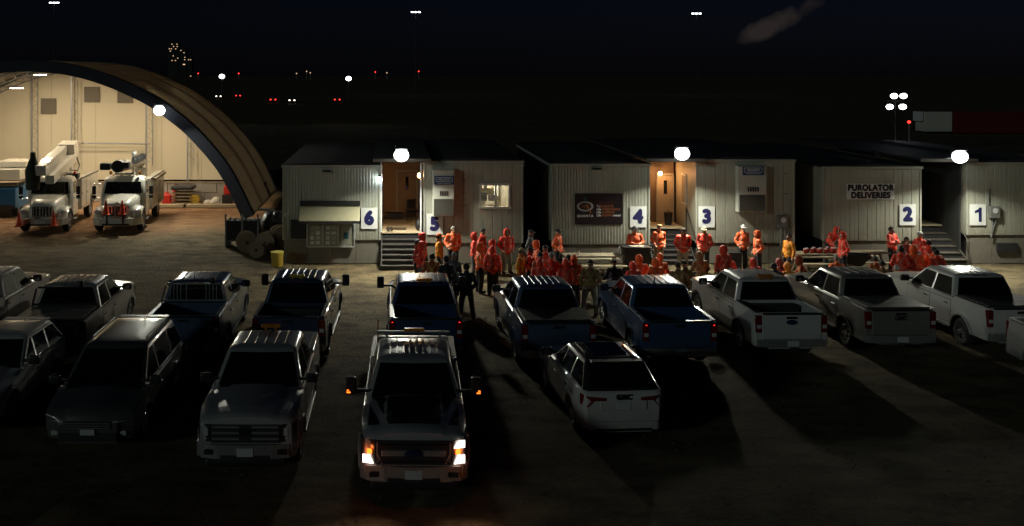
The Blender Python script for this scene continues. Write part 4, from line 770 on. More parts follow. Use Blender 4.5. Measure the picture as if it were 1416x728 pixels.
    t = thing('yellow_bin', 'yellow plastic barrel at the left corner of the ribbed trailer', 'barrel', (wx(383.5, 41.4), 41.4, 0), 0); MB().lathe([(0.2, 0), (0.23, 0.05), (0.25, 0.56), (0.235, 0.56), (0.2, 0.1), (0, 0.1)], n=20).build('barrel_body', M['yellow'], t); MB().lathe([(0.25, 0.54), (0.28, 0.56), (0.28, 0.6), (0.24, 0.6)], n=20).build('rim', mat('yellow_rim', (0.7, 0.6, 0.12), 0.5), t)  # rim coloured paler than the body for the light it catches
clutter()

# ================================================================== parked vehicles
# local axes: x forward, y to the left, z up; the origin lies on the ground below the middle of the body
def lerp_tab(tab, x):
    if x <= tab[0][0]: return tab[0][1]
    for (a, va), (b, vb) in zip(tab, tab[1:]):
        if x <= b: return va+(vb-va)*(x-a)/max(1e-6, b-a)
    return tab[-1][1]
def vehicle(name, label, cat_, loc, heading, color, kind='pickup', group=None, **o):
    """kind: pickup or wagon (suv, van). Returns the root."""
    t = thing(name, label, cat_, loc, heading, group)
    L = o.get('L', 5.9); W = o.get('W', 2.03); H = o.get('H', 1.95); RW = 0.41 if kind == 'pickup' else 0.35
    hl = L/2; wh = W/2; pk = kind == 'pickup'
    fax = hl-o.get('fo', 0.98); rax = fax-o.get('wb', 3.7)
    cowl = o.get('cowl', fax-0.72); rf = o.get('rf', cowl-0.78); rr = o.get('rr', -1.05); cr = o.get('cr', -1.3)
    belt = o.get('belt', 1.3 if pk else 1.08); hf = o.get('hf', 1.17 if pk else 0.86); hr = o.get('hr', 1.27 if pk else 1.04); rail = o.get('rail', 1.37)
    zc = o.get('clear', 0.45 if pk else 0.28); ra = RW+0.07; floor = 0.82
    nose = o.get('nose', 0.88); P = color; trim = o.get('trim', M['black'])
    if pk: top = [(-hl, rail), (cr-0.06, rail), (cr-0.05, belt), (cowl-0.02, belt), (cowl, hr), (hl-0.45, hf+0.05), (hl-0.12, hf+0.01), (hl-0.03, hf-0.05), (hl, hf-0.12)]
    else: top = [(-hl, belt-0.16), (-hl+0.04, belt-0.06), (-hl+0.14, belt), (cowl-0.02, belt), (cowl, hr), (hl-0.6, hf+0.06), (hl-0.2, hf-0.02), (hl-0.07, hf-0.12), (hl, hf-0.25)]
    wid = [(-hl, 0.95 if pk else 0.84), (-hl+0.05, 0.985 if pk else 0.91), (-hl+0.2, 1.0 if pk else 0.965), (-hl+0.5, 1.0), (hl-0.75, 1.0), (hl-0.4, 0.975), (hl-0.15, 0.93), (hl-0.05, nose+0.02), (hl, nose)]
    xs = {-hl, -hl+0.02, -hl+0.05, -hl+0.12, -hl+0.2, -hl+0.5, cr-0.06, cr-0.05, cr, cowl-0.02, cowl, hl-0.75, hl-0.6, hl-0.45, hl-0.4, hl-0.25, hl-0.15, hl-0.08, hl-0.04, hl-0.02, hl}
    for ax in (fax, rax):
        for k in range(17): xs.add(ax+ra*math.cos(math.pi*k/16))
        xs.add(ax-ra-0.004); xs.add(ax+ra+0.004)
    for k in range(14): xs.add(cr+(cowl-cr)*k/13)
    if pk: xs |= {-hl+0.07, -hl+0.075, cr-0.10, cr-0.105}
    def side_y(x, z, zt):
        w = wh*lerp_tab(wid, x); y = w
        if z < 0.62: y -= 0.05*((0.62-z)/0.3)**2
        y -= 0.035*max(0, (z-0.78)/0.55)**1.5
        y -= 0.012*max(0, 1-abs(z-0.78)/0.12)*(-1)                       # a crease along the flank
        for ax in (fax, rax):                                            # flared arches
            d_ = math.hypot(x-ax, z-RW)
            if ra-0.01 <= d_ < ra+0.1: y += 0.022*(1-(d_-ra)/0.1)
        return y
    rings = []
    for x in sorted(xs):
        zb = zc
        if x > hl-0.5: zb = zc+0.02
        for ax in (fax, rax):
            if abs(x-ax) < ra: zb = max(zb, RW+math.sqrt(max(0, ra*ra-(x-ax)**2)))
        zt = lerp_tab(top, x); r = [(0, zc-0.06), (0.62, zc-0.06), (0.62, zb), (side_y(x, zb, zt)-0.05, zb)]
        for q in (0, 0.1, 0.22, 0.36, 0.5, 0.64, 0.78, 0.9, 0.965):
            z = zb+(zt-zb)*q; r.append((side_y(x, z, zt), z))
        yt = side_y(x, zt, zt); r.append((yt-0.035, zt))
        bed = pk and (-hl+0.07 <= x <= cr-0.10)
        if bed and (-hl+0.075 <= x <= cr-0.104): r += [(yt-0.13, zt), (yt-0.14, floor), (yt*0.5, floor), (0, floor)]
        elif x >= cowl: r += [(yt*0.80, zt+0.03), (yt*0.62, zt+0.035), (yt*0.54, zt+0.068), (0, zt+0.085)] if x < hl-0.02 else [(yt*0.80, zt+0.012), (yt*0.62, zt+0.012), (yt*0.54, zt+0.02), (0, zt+0.028)]
        else: r += [(yt-0.13, zt+0.004), (yt*0.7, zt+0.004), (yt*0.4, zt+0.004), (0, zt+0.004)]
        rings.append([(x, y, z) for y, z in r]+[(x, -y, z) for y, z in r[-2:0:-1]])
    body = MB().loft(rings).build('body', P, t, sharp=32)
    # ---- greenhouse
    zr = H-0.045; roofY = o.get('roofy', wh-0.27); beltY = wh-0.075
    xf0, xf1, xr0, xr1 = cowl-0.02, rf, cr, rr
    if not pk: xr0, xr1 = -hl+o.get('rk0', 0.10), -hl+o.get('rk', 0.55)
    lev = []
    for q in (0, 0.25, 0.5, 0.75, 0.9, 0.97, 1.0):
        z = belt-0.02+(zr-belt+0.02)*q; xf = xf0+(xf1-xf0)*q; xr = xr0+(xr1-xr0)*q; y = beltY+(roofY-beltY)*q
        if q > 0.95: y -= 0.02+(0.05 if q == 1.0 else 0); xf -= 0.03+(0.07 if q == 1.0 else 0); xr += 0.02+(0.05 if q == 1.0 else 0); z += 0.004 if q < 1 else 0.006
        c = 0.11; ring = []
        for (cx, cy, a0) in ((xf-c, y-c, 90), (xr+c, y-c, 180)):
            pass
        def arc(cx, cy, a0, a1): return [(cx+c*math.cos(R(a0+(a1-a0)*k/3)), cy+c*math.sin(R(a0+(a1-a0)*k/3)), z) for k in range(4)]
        bow = 0.05
        ring = arc(xf-c, y-c, 90, 0)+[(xf+bow, 0, z)]+arc(xf-c, -y+c, 0, -90)+arc(xr+c, -y+c, -90, -180)+[(xr-bow*0.6, 0, z)]+arc(xr+c, y-c, 180, 90)
        lev.append(ring)
    cabm = MB().loft(lev, True, False); n = len(lev[0]); roof_o = []
    cx = (xf1+xr1)/2; in1 = [(cx+(p[0]-cx)*0.86, p[1]*0.84, p[2]+0.022) for p in lev[-1]]; in2 = [(cx+(p[0]-cx)*0.5, p[1]*0.45, p[2]+0.036) for p in lev[-1]]
    cabm.loft([lev[-1], in1, in2], False, True); cab = cabm.build('cab', P, t, sharp=45)
    # pressed ribs or rails on the roof
    if o.get('ribs', pk):
        rb = MB()
        for k in range(o.get('nrib', 6)):
            y = (-1+2*(k+0.5)/o.get('nrib', 6))*roofY*0.74; zz = zr+0.030+0.014*(1-abs(y)/roofY)
            rb.box(((xf1+xr1)/2-0.02, y, zz), ((xf1-xr1)*0.74, 0.05, 0.022), 0.010)
        rb.build('roof_pressing', P, cab)
    if o.get('rails'):
        for s_ in (-1, 1): MB().path([(xf1-0.25, s_*(roofY-0.08), zr+0.0), (xf1-0.35, s_*(roofY-0.08), zr+0.075), (xr1+0.35, s_*(roofY-0.08), zr+0.075), (xr1+0.22, s_*(roofY-0.08), zr)], 0.02).build('roof_rail', M['black'] if o['rails'] == 'black' else M['steel'], cab)
    if o.get('roofglass'): MB().box(((xf1+xr1)/2+0.05, 0, zr+0.045), ((xf1-xr1)*0.62, roofY*1.15, 0.012), 0.005).build('sunroof', M['glass'], cab)
    # ---- glass
    def gz(q): return belt-0.02+(zr-belt+0.02)*q
    def pane(nm, pts, par, mt=None): MB().add(pts, [tuple(range(len(pts)))]).build(nm, mt or M['glass'], par)
    e = 0.012
    def wsx(q, y): return xf0+(xf1-xf0)*q+0.05*(1-abs(y)/0.8)+e
    q0, q1 = 0.06, 0.90; y0, y1 = beltY-0.10, roofY-0.07
    ws = MB(); cols = 8; vs = []
    for r_ in range(2):
        q = (q0, q1)[r_]; yy = (y0, y1)[r_]
        for k in range(cols+1):
            y = -yy+2*yy*k/cols; vs.append((xf0+(xf1-xf0)*q+0.05*(1-abs(y)/(beltY+(roofY-beltY)*q))+e, y, gz(q)))
    ws.add(vs, [(k, k+1, cols+2+k, cols+1+k) for k in range(cols)], True); wso = ws.build('windshield', M['glass'], t)
    for s_ in (0.12, -0.5): MB().tube((wsx(0.06, 0)-0.01, s_, gz(0.05)+0.01), (wsx(0.16, 0)-0.02, s_+0.5, gz(0.13)+0.012), 0.009, n=6).build('wiper', M['black'], wso)
    MB().box((cowl-0.005, 0, belt+0.012), (0.14, beltY*1.72, 0.03), 0.01).build('cowl_panel', M['black'], t)
    rw = MB(); vs = []; ry0, ry1 = beltY-(0.12 if pk else 0.16), roofY-0.08; rq0 = o.get('rq0', 0.12 if pk else 0.1)
    for r_ in range(2):
        q = (rq0, 0.9)[r_]; yy = (ry0, ry1)[r_]
        for k in range(cols+1):
            y = -yy+2*yy*k/cols; vs.append((xr0+(xr1-xr0)*q-0.03*(1-abs(y)/(beltY+(roofY-beltY)*q))-e, y, gz(q)))
    rw.add(vs, [(k, k+1, cols+2+k, cols+1+k) for k in range(cols)], True); rwo = rw.build('rear_window', M['glass'], t)
    if pk: MB().box((xr1-0.005, 0, gz(0.965)), (0.03, 0.42, 0.03), 0.006).build('high_brake_lamp', M['taillens'] if not o.get('amber') else M['amberlens'], cab)
    # side windows and doors
    splits = o.get('splits'); xb_q = lambda q: xr0+(xr1-xr0)*q; xf_q = lambda q: xf0+(xf1-xf0)*q
    if splits is None:
        mid = (cowl+cr)/2-0.12 if pk else (cowl+rax)/2+0.08; splits = [mid] if pk else [mid, rax+0.28]
    for s_ in (-1, 1):
        edges = [None]+list(splits)+[None]
        for k in range(len(edges)-1):
            def xa(q, k=k): return xf_q(q)-0.16 if edges[k] is None else edges[k]-0.045-0.05*q
            def xb(q, k=k): return xb_q(q)+0.14 if edges[k+1] is None else edges[k+1]+0.045-0.05*q
            pts = []
            for q, fn in ((0.08, xa), (0.86, xa), (0.86, xb), (0.08, xb)):
                x = fn(q); pts.append((x, s_*(beltY+(roofY-beltY)*q+e*0.7), gz(q)))
            pane('side_window', pts, t)
        dx = [cowl-0.12]+list(splits[:1])+[(cr+0.06) if pk else rax+0.1]
        for k in range(2):
            a, b = dx[k]-0.012, dx[k+1]+0.012; g = []; nx, nz = 9, 7
            for i in range(nx):
                x = a+(b-a)*i/(nx-1); zlo = zc+0.1
                for ax in (rax, fax):
                    if abs(x-ax) < ra+0.05: zlo = max(zlo, RW+math.sqrt((ra+0.05)**2-(x-ax)**2))
                for j in range(nz):
                    z = zlo+(belt-0.09-zlo)*j/(nz-1); g.append((x, s_*(side_y(x, z, belt)+0.007), z))
            gs = []
            for i in range(nx):
                x = a+0.014-(0.028)*i/(nx-1)+(b-a)*i/(nx-1); zlo = g[i*nz][2]-0.014
                for j in range(nz): z = zlo+(belt-0.076-zlo)*j/(nz-1); gs.append((x, s_*(side_y(x, z, belt)+0.0025), z))
            MB().add(gs, [(i*nz+j, (i+1)*nz+j, (i+1)*nz+j+1, i*nz+j+1) for i in range(nx-1) for j in range(nz-1)], True).build('door_gap', M['dark'], t)
            d_ = MB().add(g, [(i*nz+j, (i+1)*nz+j, (i+1)*nz+j+1, i*nz+j+1) for i in range(nx-1) for j in range(nz-1)], True).build('door', P, t)
            MB().box((b+0.2, s_*(side_y(b+0.2, belt-0.2, belt)+0.03), belt-0.2), (0.2, 0.03, 0.035), 0.01).build('handle', o.get('handle', M['black']), d_)
        MB().box(((cowl-0.2+(cr if pk else rax))/2, s_*(beltY+0.012), belt+0.012), (cowl-0.2-(cr if pk else rax), 0.02, 0.022), 0.005).build('belt_moulding', M['chrome'] if o.get('beltchrome') else M['black'], t)
        if o.get('flares', pk):
            for ax in (fax, rax):
                fl = MB(); k_ = 14; fv = []
                for i in range(k_+1):
                    an = math.pi*(0.03+0.94*i/k_)
                    for rr_, off_ in ((ra-0.012, 0.012), (ra-0.012, 0.034), (ra+0.045, 0.03), (ra+0.05, 0.006)): xx_ = ax+rr_*math.cos(an); zz_ = RW+rr_*math.sin(an); fv.append((xx_, s_*(side_y(xx_, zz_, belt)+off_), zz_))
                fl.add(fv, [(i*4+q, i*4+q+1, (i+1)*4+q+1, (i+1)*4+q) for i in range(k_) for q in range(3)], True); fl.build('wheel_arch_trim', M['black'] if o.get('blackarch') else P, t)
        # mirrors
        tow = o.get('tow'); mx, mz, my = cowl-0.22, belt+0.12, wh+(0.24 if tow else 0.12)
        m_ = MB().box((mx, s_*my, mz+(0.08 if tow else 0)), (0.14, 0.22 if tow else 0.26, 0.36 if tow else 0.2), 0.05).box((mx, s_*(wh-0.02+(my-wh)/2-0.06), mz-0.02), (0.07, (my-wh)+0.2, 0.06), 0.02).build('mirror', o.get('mirror', M['black']), t)
        MB().box((mx-0.075, s_*my, mz+(0.08 if tow else 0)), (0.006, 0.16, 0.26 if tow else 0.14)).build('mirror_glass', M['mirrorglass'], m_)
        if o.get('siglit'):
            MB().box((mx+0.066, s_*(my+0.05), mz-0.045), (0.02, 0.08, 0.028), 0.008).box((mx+0.066, s_*(my+0.065), mz-0.005), (0.02, 0.045, 0.022), 0.006).build('signal_lamp', M['amberlit'], m_)
        for ax in (fax, rax): add_wheel(t, o.get('wheel', 'truck' if pk else 'car'), ax, s_*(wh-0.15), RW, o.get('rim', 'alloy'))
        if pk: MB().box(((fax+rax)/2, s_*(wh-0.04), 0.42), (wb_len(fax, rax, ra), 0.16, 0.05), 0.02).build('running_board', o.get('board', M['black']), t)
    # ---- front end
    fz0, fz1 = zc-0.02, hf-0.1
    if pk:
        gw = o.get('gw', wh*0.68); gz0, gz1 = 0.72, hf-0.09
        g = MB().box((hl-0.005, 0, (gz0+gz1)/2), (0.07, gw*2, gz1-gz0), 0.03).build('grille', M['dark'], t)
        st = o.get('grille', 'bars')
        if st == 'bars':
            for k in range(3):
                z = gz0+0.09+k*0.115
                for s_ in (-1, 1): MB().box((hl+0.035, s_*gw*0.56, z), (0.035, gw*0.78, 0.05), 0.012).build('grille_bar', M['chrome'], g)
            text('GMC', 0.15, M['black'], g, (hl+0.046, 0, (gz0+gz1)/2+0.04), 0.008, name='badge', rot=(R(90), 0, R(90)))
        else:
            for z in (gz0+0.07, gz1-0.07): MB().box((hl+0.03, 0, z), (0.04, gw*1.9, 0.035), 0.012).build('grille_bar', M['black'], g)
            MB().box((hl+0.03, 0, (gz0+gz1)/2), (0.05, gw*1.7, 0.11), 0.02).build('grille_bar', M['chrome'], g)
            MB().lathe([(0, 0.03), (0.11, 0.03), (0.13, 0.02), (0.13, 0)], (0, 0, 0), 'x', 24, True).build('badge', mat('oval_badge', (0.01, 0.02, 0.07), 0.25), g, (hl+0.055, 0, (gz0+gz1)/2)).scale = (1, 1.35, 0.6)
            for s_ in (-1, 1): MB().add([(hl+0.04, s_*gw*0.99, gz0+0.2), (hl+0.04, s_*gw*0.86, gz0+0.03), (hl+0.04, s_*gw*0.81, gz0+0.03), (hl+0.04, s_*gw*0.94, gz0+0.22), (hl+0.04, s_*gw*0.94, gz1-0.03), (hl+0.04, s_*gw*0.99, gz1-0.03)], [(0, 1, 2, 3), (0, 3, 4, 5)]).build('grille_surround', M['chrome'], g)
        for s_ in (-1, 1):
            ya, yb = gw+0.015, wh*0.945; h = MB()
            h.prism([(hl-0.03, ya), (hl+0.03, ya), (hl-0.06, yb-0.02), (hl-0.26, yb+0.02), (hl-0.3, yb-0.06)], gz1-gz0-0.02, (0, 0, gz0+0.03), 'z'); 
            if s_ < 0: h.v = [(x, -y, z) for x, y, z in h.v]
            ho = h.build('headlight', mat('headlamp_dark', (0.03, 0.03, 0.033), 0.15, coat=1.0), t)
            if o.get('lit'):
                gzh = gz1-gz0-0.02; z0 = gz0+0.03; zs = [(z0+0.005, z0+gzh*0.36, 'headlit')]+([(z0+gzh*0.68, z0+gzh*0.98, 'headlit')] if s_ > 0 else [])+[(z0+gzh*0.42, z0+gzh*0.62, 'amberlit')]
                for za, zb, mk in zs:
                    yo = yb-0.03 if mk == 'headlit' else yb-0.08; yi = ya+0.03 if mk == 'headlit' else ya+0.06
                    q_ = MB(); q_.add([(hl+0.037, s_*yi, za), (hl-0.02, s_*yo, za+0.0), (hl-0.02, s_*yo, zb), (hl+0.037, s_*(yi if mk != 'headlit' else yi+0.07), zb)], [(0, 1, 2, 3)]); o_ = q_.build('lamp_element', M[mk], ho); md = o_.modifiers.new('t', 'SOLIDIFY'); md.thickness = 0.012; md.offset = 0
            else:
                MB().box((hl-0.0, s_*(ya+0.07), (gz0+gz1)/2+0.04), (0.03, 0.1, 0.16), 0.02).build('lamp_element', M['lens'], ho); MB().box((hl-0.01, s_*(ya+0.08), gz0+0.09), (0.03, 0.08, 0.05), 0.01).build('lamp_element', M['lens'], ho)
        bp = MB(); w0 = wh*0.97
        bp.prism([(hl+0.10, -w0*0.55), (hl+0.12, 0), (hl+0.10, w0*0.55), (hl+0.03, w0*0.86), (hl-0.12, w0), (hl-0.42, w0+0.005), (hl-0.42, w0-0.06), (hl-0.2, w0*0.9), (hl-0.06, w0*0.6), (hl-0.06, -w0*0.6), (hl-0.2, -w0*0.9), (hl-0.42, -w0+0.06), (hl-0.42, -w0-0.005), (hl-0.12, -w0), (hl+0.03, -w0*0.86)], 0.27, (0, 0, 0.44), 'z')
        bo = bp.build('front_bumper', o.get('fbump', M['chrome']), t)
        MB().box((hl+0.118, 0, 0.57), (0.02, 0.32, 0.16), 0.004).build('licence_plate', M['plate'], bo); MB().box((hl+0.105, 0, 0.475), (0.03, wh*0.95, 0.08), 0.01).build('air_intake', M['dark'], bo)
        for s_ in (-1, 1): MB().box((hl+0.055, s_*wh*0.7, 0.57), (0.06, 0.2, 0.11), 0.02).build('fog_lamp', M['black'], bo)
        MB().box((hl-0.15, 0, 0.36), (0.5, W*0.78, 0.16), 0.05).build('air_dam', M['black'], t)
    else:
        g = MB().box((hl-0.02, 0, 0.60), (0.07, wh*1.0, 0.16), 0.03).build('grille', M['dark'], t)
        for k in range(3): MB().box((hl+0.02, 0, 0.55+0.05*k), (0.02, wh*0.95, 0.014)).build('grille_bar', M['chrome'], g)
        MB().box((hl-0.0, 0, 0.36), (0.08, wh*1.25, 0.16), 0.03).build('air_intake', M['dark'], t); MB().box((hl+0.03, 0, 0.47), (0.02, 0.3, 0.12), 0.003).build('licence_plate', M['plate'], t)
        for s_ in (-1, 1):
            h = MB(); ring0 = [(hl-0.01, wh*0.50, 0.66), (hl-0.13, wh*0.78, 0.67), (hl-0.42, wh*0.945, 0.76), (hl-0.62, wh*0.925, 0.90), (hl-0.40, wh*0.83, 0.86), (hl-0.16, wh*0.62, 0.745)]
            vs = [(x+0.03, s_*(y+0.022), z) for x, y, z in ring0]+[(x-0.12, s_*(y-0.1), z) for x, y, z in ring0]; h.add(vs, [tuple(range(6))]+[(i, (i+1) % 6, 6+(i+1) % 6, 6+i) for i in range(6)]); ho = h.build('headlight', M['lens'], t); MB().ell((hl-0.2, s_*wh*0.80, 0.73), (0.07, 0.06, 0.045)).build('lamp_element', M['chrome'], ho)
            MB().box((hl-0.09, s_*wh*0.72, 0.42), (0.06, 0.16, 0.1), 0.03).build('fog_lamp', M['lens'], t)
    # ---- rear end
    xr = -hl
    if pk:
        tgw = wh*0.80; tg = MB().box((xr-0.012, 0, (0.66+rail)/2), (0.03, tgw*2, rail-0.66-0.02), 0.012).build('tailgate', P, t)
        MB().box((xr-0.03, 0, rail-0.02), (0.07, tgw*2, 0.05), 0.015).build('spoiler_lip', trim, tg); MB().box((xr-0.032, 0, rail-0.13), (0.016, 0.3, 0.07), 0.012).build('tailgate_handle', M['black'], tg)
        if o.get('badge') == 'oval': MB().lathe([(0, -0.02), (0.11, -0.02), (0.12, 0)], (0, 0, 0), 'x', 20, True).build('badge', mat('oval_badge', (0.01, 0.02, 0.07), 0.25), tg, (xr-0.03, 0, 1.12)).scale = (1, 1.3, 0.6)
        elif o.get('badge'): text(o['badge'], 0.16, M['ink'], tg, (xr-0.03, 0, 1.12), 0.008, name='badge', rot=(R(90), 0, R(-90)))
        for s_ in (-1, 1):
            tl = MB().box((xr+0.04, s_*(wh-0.115), 1.07), (0.14, 0.17, 0.48), 0.03).build('tail_light', M['taillens'], t); MB().box((xr-0.033, s_*(wh-0.115), 1.0), (0.012, 0.12, 0.1), 0.004).build('reverse_lamp', M['lens'], tl)
            if o.get('taillit'): MB().box((xr-0.035, s_*(wh-0.115), 1.26), (0.01, 0.03, 0.016), 0.003).build('lamp_element', M['redlit'], tl)
        rb = MB(); rb.prism([(xr-0.13, -wh*0.62), (xr-0.13, wh*0.62), (xr-0.09, wh*0.93), (xr+0.1, wh*0.97), (xr+0.1, wh*0.9), (xr+0.02, wh*0.85), (xr+0.02, -wh*0.85), (xr+0.1, -wh*0.9), (xr+0.1, -wh*0.97), (xr-0.09, -wh*0.93)], 0.2, (0, 0, 0.46), 'z'); rbo = rb.build('rear_bumper', o.get('rbump', M['chrome']), t)
        MB().box((xr-0.137, 0, 0.56), (0.012, 0.31, 0.15), 0.003).build('licence_plate', M['plate'], rbo); MB().box((xr-0.1, 0, 0.42), (0.2, 0.08, 0.08), 0.01).build('tow_hitch', M['darksteel'], rbo)
        for s_ in (-1, 1): MB().box(((xr+cr)/2-0.02, s_*(wh-0.1), rail+0.006), (abs(xr-cr)-0.1, 0.11, 0.018), 0.006).build('bed_rail_cap', o.get('railcap', trim), t)
        # bed fittings
        bl, bc = (cr-0.12)-(xr+0.09), ((cr-0.12)+(xr+0.09))/2
        if o.get('cover'):
            k = o['cover']; n_ = 3; cvm = mat('tonneau_vinyl', (0.03, 0.03, 0.032), 0.55) if k == 'soft' else mat('tonneau_grey', (0.2, 0.19, 0.17), 0.45)
            cv = None
            for i in range(n_):
                b_ = MB().box((xr+0.09+bl*(i+0.5)/n_, 0, rail+0.028), (bl/n_-0.012, (wh-0.13)*2, 0.03), 0.008)
                if cv is None: cv = b_.build('tonneau_cover', cvm, t)
                else: b_.build('cover_panel', cvm, cv)
        else:
            for k in range(7): MB().box((bc, -0.6+0.2*k, floor+0.012), (bl-0.06, 0.09, 0.02), 0.006).build('bed_rib', trim, t)
            MB().box((cr-0.24, 0, floor+0.24), (0.36, (wh-0.2)*2*0.9, 0.46), 0.03).build('tool_box', M['darksteel'], t) if o.get('toolbox') else None
        if o.get('rack'):        # headache rack behind the rear window
            r_ = MB(); y = wh-0.14; x = cr-0.2; zt_ = H-0.02; hb = MB()
            hb.box((x, 0, zt_), (0.05, y*2*0.86, 0.05), 0.01).box((x, 0, rail+0.09), (0.05, y*2, 0.06), 0.01).box((x, y*0.97, (rail+zt_)/2), (0.05, 0.05, zt_-rail-0.03), 0.01, Matrix.Rotation(R(14), 3, 'X').to_quaternion()).box((x, -y*0.97, (rail+zt_)/2), (0.05, 0.05, zt_-rail-0.03), 0.01, Matrix.Rotation(R(-14), 3, 'X').to_quaternion())
            ro = hb.build('headache_rack', o.get('rackm', M['black']), t)
            if o['rack'] == 'bars':
                for yy in (-0.66, -0.56, -0.46, -0.36, 0.2, 0.36, 0.46, 0.56, 0.66): MB().box((x, yy, (rail+zt_)/2+0.03), (0.025, 0.025, zt_-rail-0.1)).build('rack_bar', o.get('rackm', M['steel']), ro)
            for yy in ((-0.55,) if o['rack'] == 'bars' else (-0.45,)): MB().lathe([(0.06, 0), (0.075, 0.03), (0.075, 0.13), (0.05, 0.16), (0, 0.165)], (x, yy, zt_+0.025), 'z', 12).build('beacon', M['black'], ro)
        if o.get('amberbar'):
            bx_ = xr1+o.get('barx', 0.12); ab = MB().box((bx_, 0, zr+0.1), (0.16, 0.46, 0.06), 0.02).box((bx_, -0.12, zr+0.055), (0.08, 0.05, 0.06)).box((bx_, 0.12, zr+0.055), (0.08, 0.05, 0.06)).build('light_bar', M['amberlens'] if o['amberbar'] == 'amber' else M['yellow'], t)
            MB().box((bx_, 0, zr+0.135), (0.12, 0.4, 0.012), 0.004).build('lens_cap', M['amberlens'] if o['amberbar'] == 'amber' else mat('yellow_cap', (0.5, 0.42, 0.1), 0.4), ab)
        if o.get('bar'):         # long dark bar across the roof carrying marker lamps
            x = xr1+0.0; bb = MB().box((x, 0, zr+0.13), (0.09, roofY*2+0.12, 0.05), 0.015).box((x, 0.6, zr+0.08), (0.06, 0.05, 0.1)).box((x, -0.6, zr+0.08), (0.06, 0.05, 0.1)).build('roof_bar', M['steel'], t)
            MB().box((x, 0.02, zr+0.185), (0.15, 0.46, 0.06), 0.02).build('light_bar', M['amberlens'], bb)
        if o.get('clear_lamps'):
            for yy in (-0.5, -0.25, 0, 0.25, 0.5): MB().ell((xf1-0.16, yy, zr+0.035), (0.07, 0.05, 0.03), 10, 6).build('roof_marker', M['amberlens'] if o['clear_lamps'] == 'amber' else M['lens'], cab)
    else:
        for s_ in (-1, 1):
            zt_ = o.get('tz', belt-0.17); q_ = [(xr-0.012, wh*0.42, zt_+0.03), (xr+0.0, wh*0.80, zt_+0.06), (xr+0.16, wh*0.975, zt_+0.1), (xr+0.16, wh*0.975, zt_-0.12), (xr+0.0, wh*0.83, zt_-0.16), (xr-0.01, wh*0.70, zt_-0.03), (xr-0.012, wh*0.42, zt_-0.03)]
            h = MB(); h.add([(x-0.02, s_*(y+0.012), z) for x, y, z in q_]+[(x+0.08, s_*(y-0.05), z) for x, y, z in q_], [tuple(range(7))]+[(i, (i+1) % 7, 7+(i+1) % 7, 7+i) for i in range(7)]); tl = h.build('tail_light', M['taillens'], t)
            MB().box((xr-0.03, s_*wh*0.62, 0.36), (0.03, 0.12, 0.05), 0.01).build('reflector', M['taillens'], t)
        lg = MB().box((xr-0.012, 0, belt-0.3), (0.02, wh*1.1, 0.22), 0.008).build('liftgate', P, t)
        if o.get('badge'): text(o['badge'], 0.15, M['ink'], lg, (xr-0.026, 0, belt-0.13), 0.008, name='badge', rot=(R(90), 0, R(-90)))
        MB().box((xr-0.026, 0, belt-0.32), (0.012, 0.31, 0.15), 0.003).build('licence_plate', M['plate'], lg)
        MB().box((xr+0.02, 0, 0.36), (0.16, wh*1.66, 0.2), 0.06).build('rear_bumper', o.get('rbump', P), t); MB().box((xr-0.04, 0, 0.285), (0.06, wh*1.3, 0.06), 0.015).build('diffuser', M['black'], t)
        if o.get('spoiler', True): MB().box((xr1-0.06, 0, zr+0.005), (0.24, roofY*1.75, 0.035), 0.012).build('roof_spoiler', P if not o.get('blackroof') else M['black'], t)
    if o.get('hooddecal'):
        dm = mat('black_hood_graphic', (0.012, 0.012, 0.013), 0.4)
        def hz(x, y):
            zt = lerp_tab(top, x); yt = side_y(x, zt, zt)-0.035; tab = [(0, zt+0.085), (yt*0.54, zt+0.068), (yt*0.62, zt+0.035), (yt*0.80, zt+0.03), (yt, zt)]; return lerp_tab(tab, abs(y))+0.007
        def patch(f0, f1, xa, xb, sg):
            g_ = []; nx, ny = 8, 8
            for i in range(nx):
                x = xa+(xb-xa)*i/(nx-1)
                for j in range(ny): y = f0(x)+(f1(x)-f0(x))*j/(ny-1); g_.append((x, sg*y, hz(x, y)))
            MB().add(g_, [(i*ny+j, (i+1)*ny+j, (i+1)*ny+j+1, i*ny+j+1) for i in range(nx-1) for j in range(ny-1)], True).build('hood_graphic', dm, t)
        xa, xb = cowl+0.04, hl-0.30; lin = lambda x: wh*0.76-(x-xa)/(xb-xa)*wh*0.30
        patch(lambda x: 0.0, lin, xa, xb, 1); patch(lambda x: 0.0, lin, xa, xb, -1)
        for sg in (-1, 1): patch(lambda x: lin(x)+0.16, lambda x: max(lin(x)+0.165, wh*0.84), xa+0.25, xb-0.05, sg)
    MB().tube((xr1+0.3, 0.1, zr+0.03), (xr1+0.18, 0.1, zr+0.2), 0.012, 0.006, 6).build('antenna', M['black'], t)
    if o.get('blackroof'):
        cab.data.materials.clear(); cab.data.materials.append(o['blackroof'])
    if o.get('flag'): MB().prism([(0, 0), (0.05, 0), (-0.06, 0.55), (-0.1, 0.55)], 0.02, (cr-0.35, -wh+0.2, rail+0.2)).build('marker_whip', mat('flag_red', (0.35, 0.03, 0.02), 0.6), t)
    return t
def vehicle_lights(t):
    for s_ in (-1, 1): light('headlight_beam', 'SPOT', 34, (1.0, 0.6, 0.4), t, (3.24, s_*0.86, 0.86), spot_size=R(95), spot_blend=0.8, shadow_soft_size=0.06, aim=(1, 0, -0.42))
    light('signal_glow', 'POINT', 1.6, (1.0, 0.2, 0.04), t, (3.32, 0.95, 0.95), shadow_soft_size=0.05); light('signal_glow', 'POINT', 1.6, (1.0, 0.2, 0.04), t, (3.32, -0.95, 0.95), shadow_soft_size=0.05)
def wb_len(a, b, ra): return (a-b)-2*ra-0.1

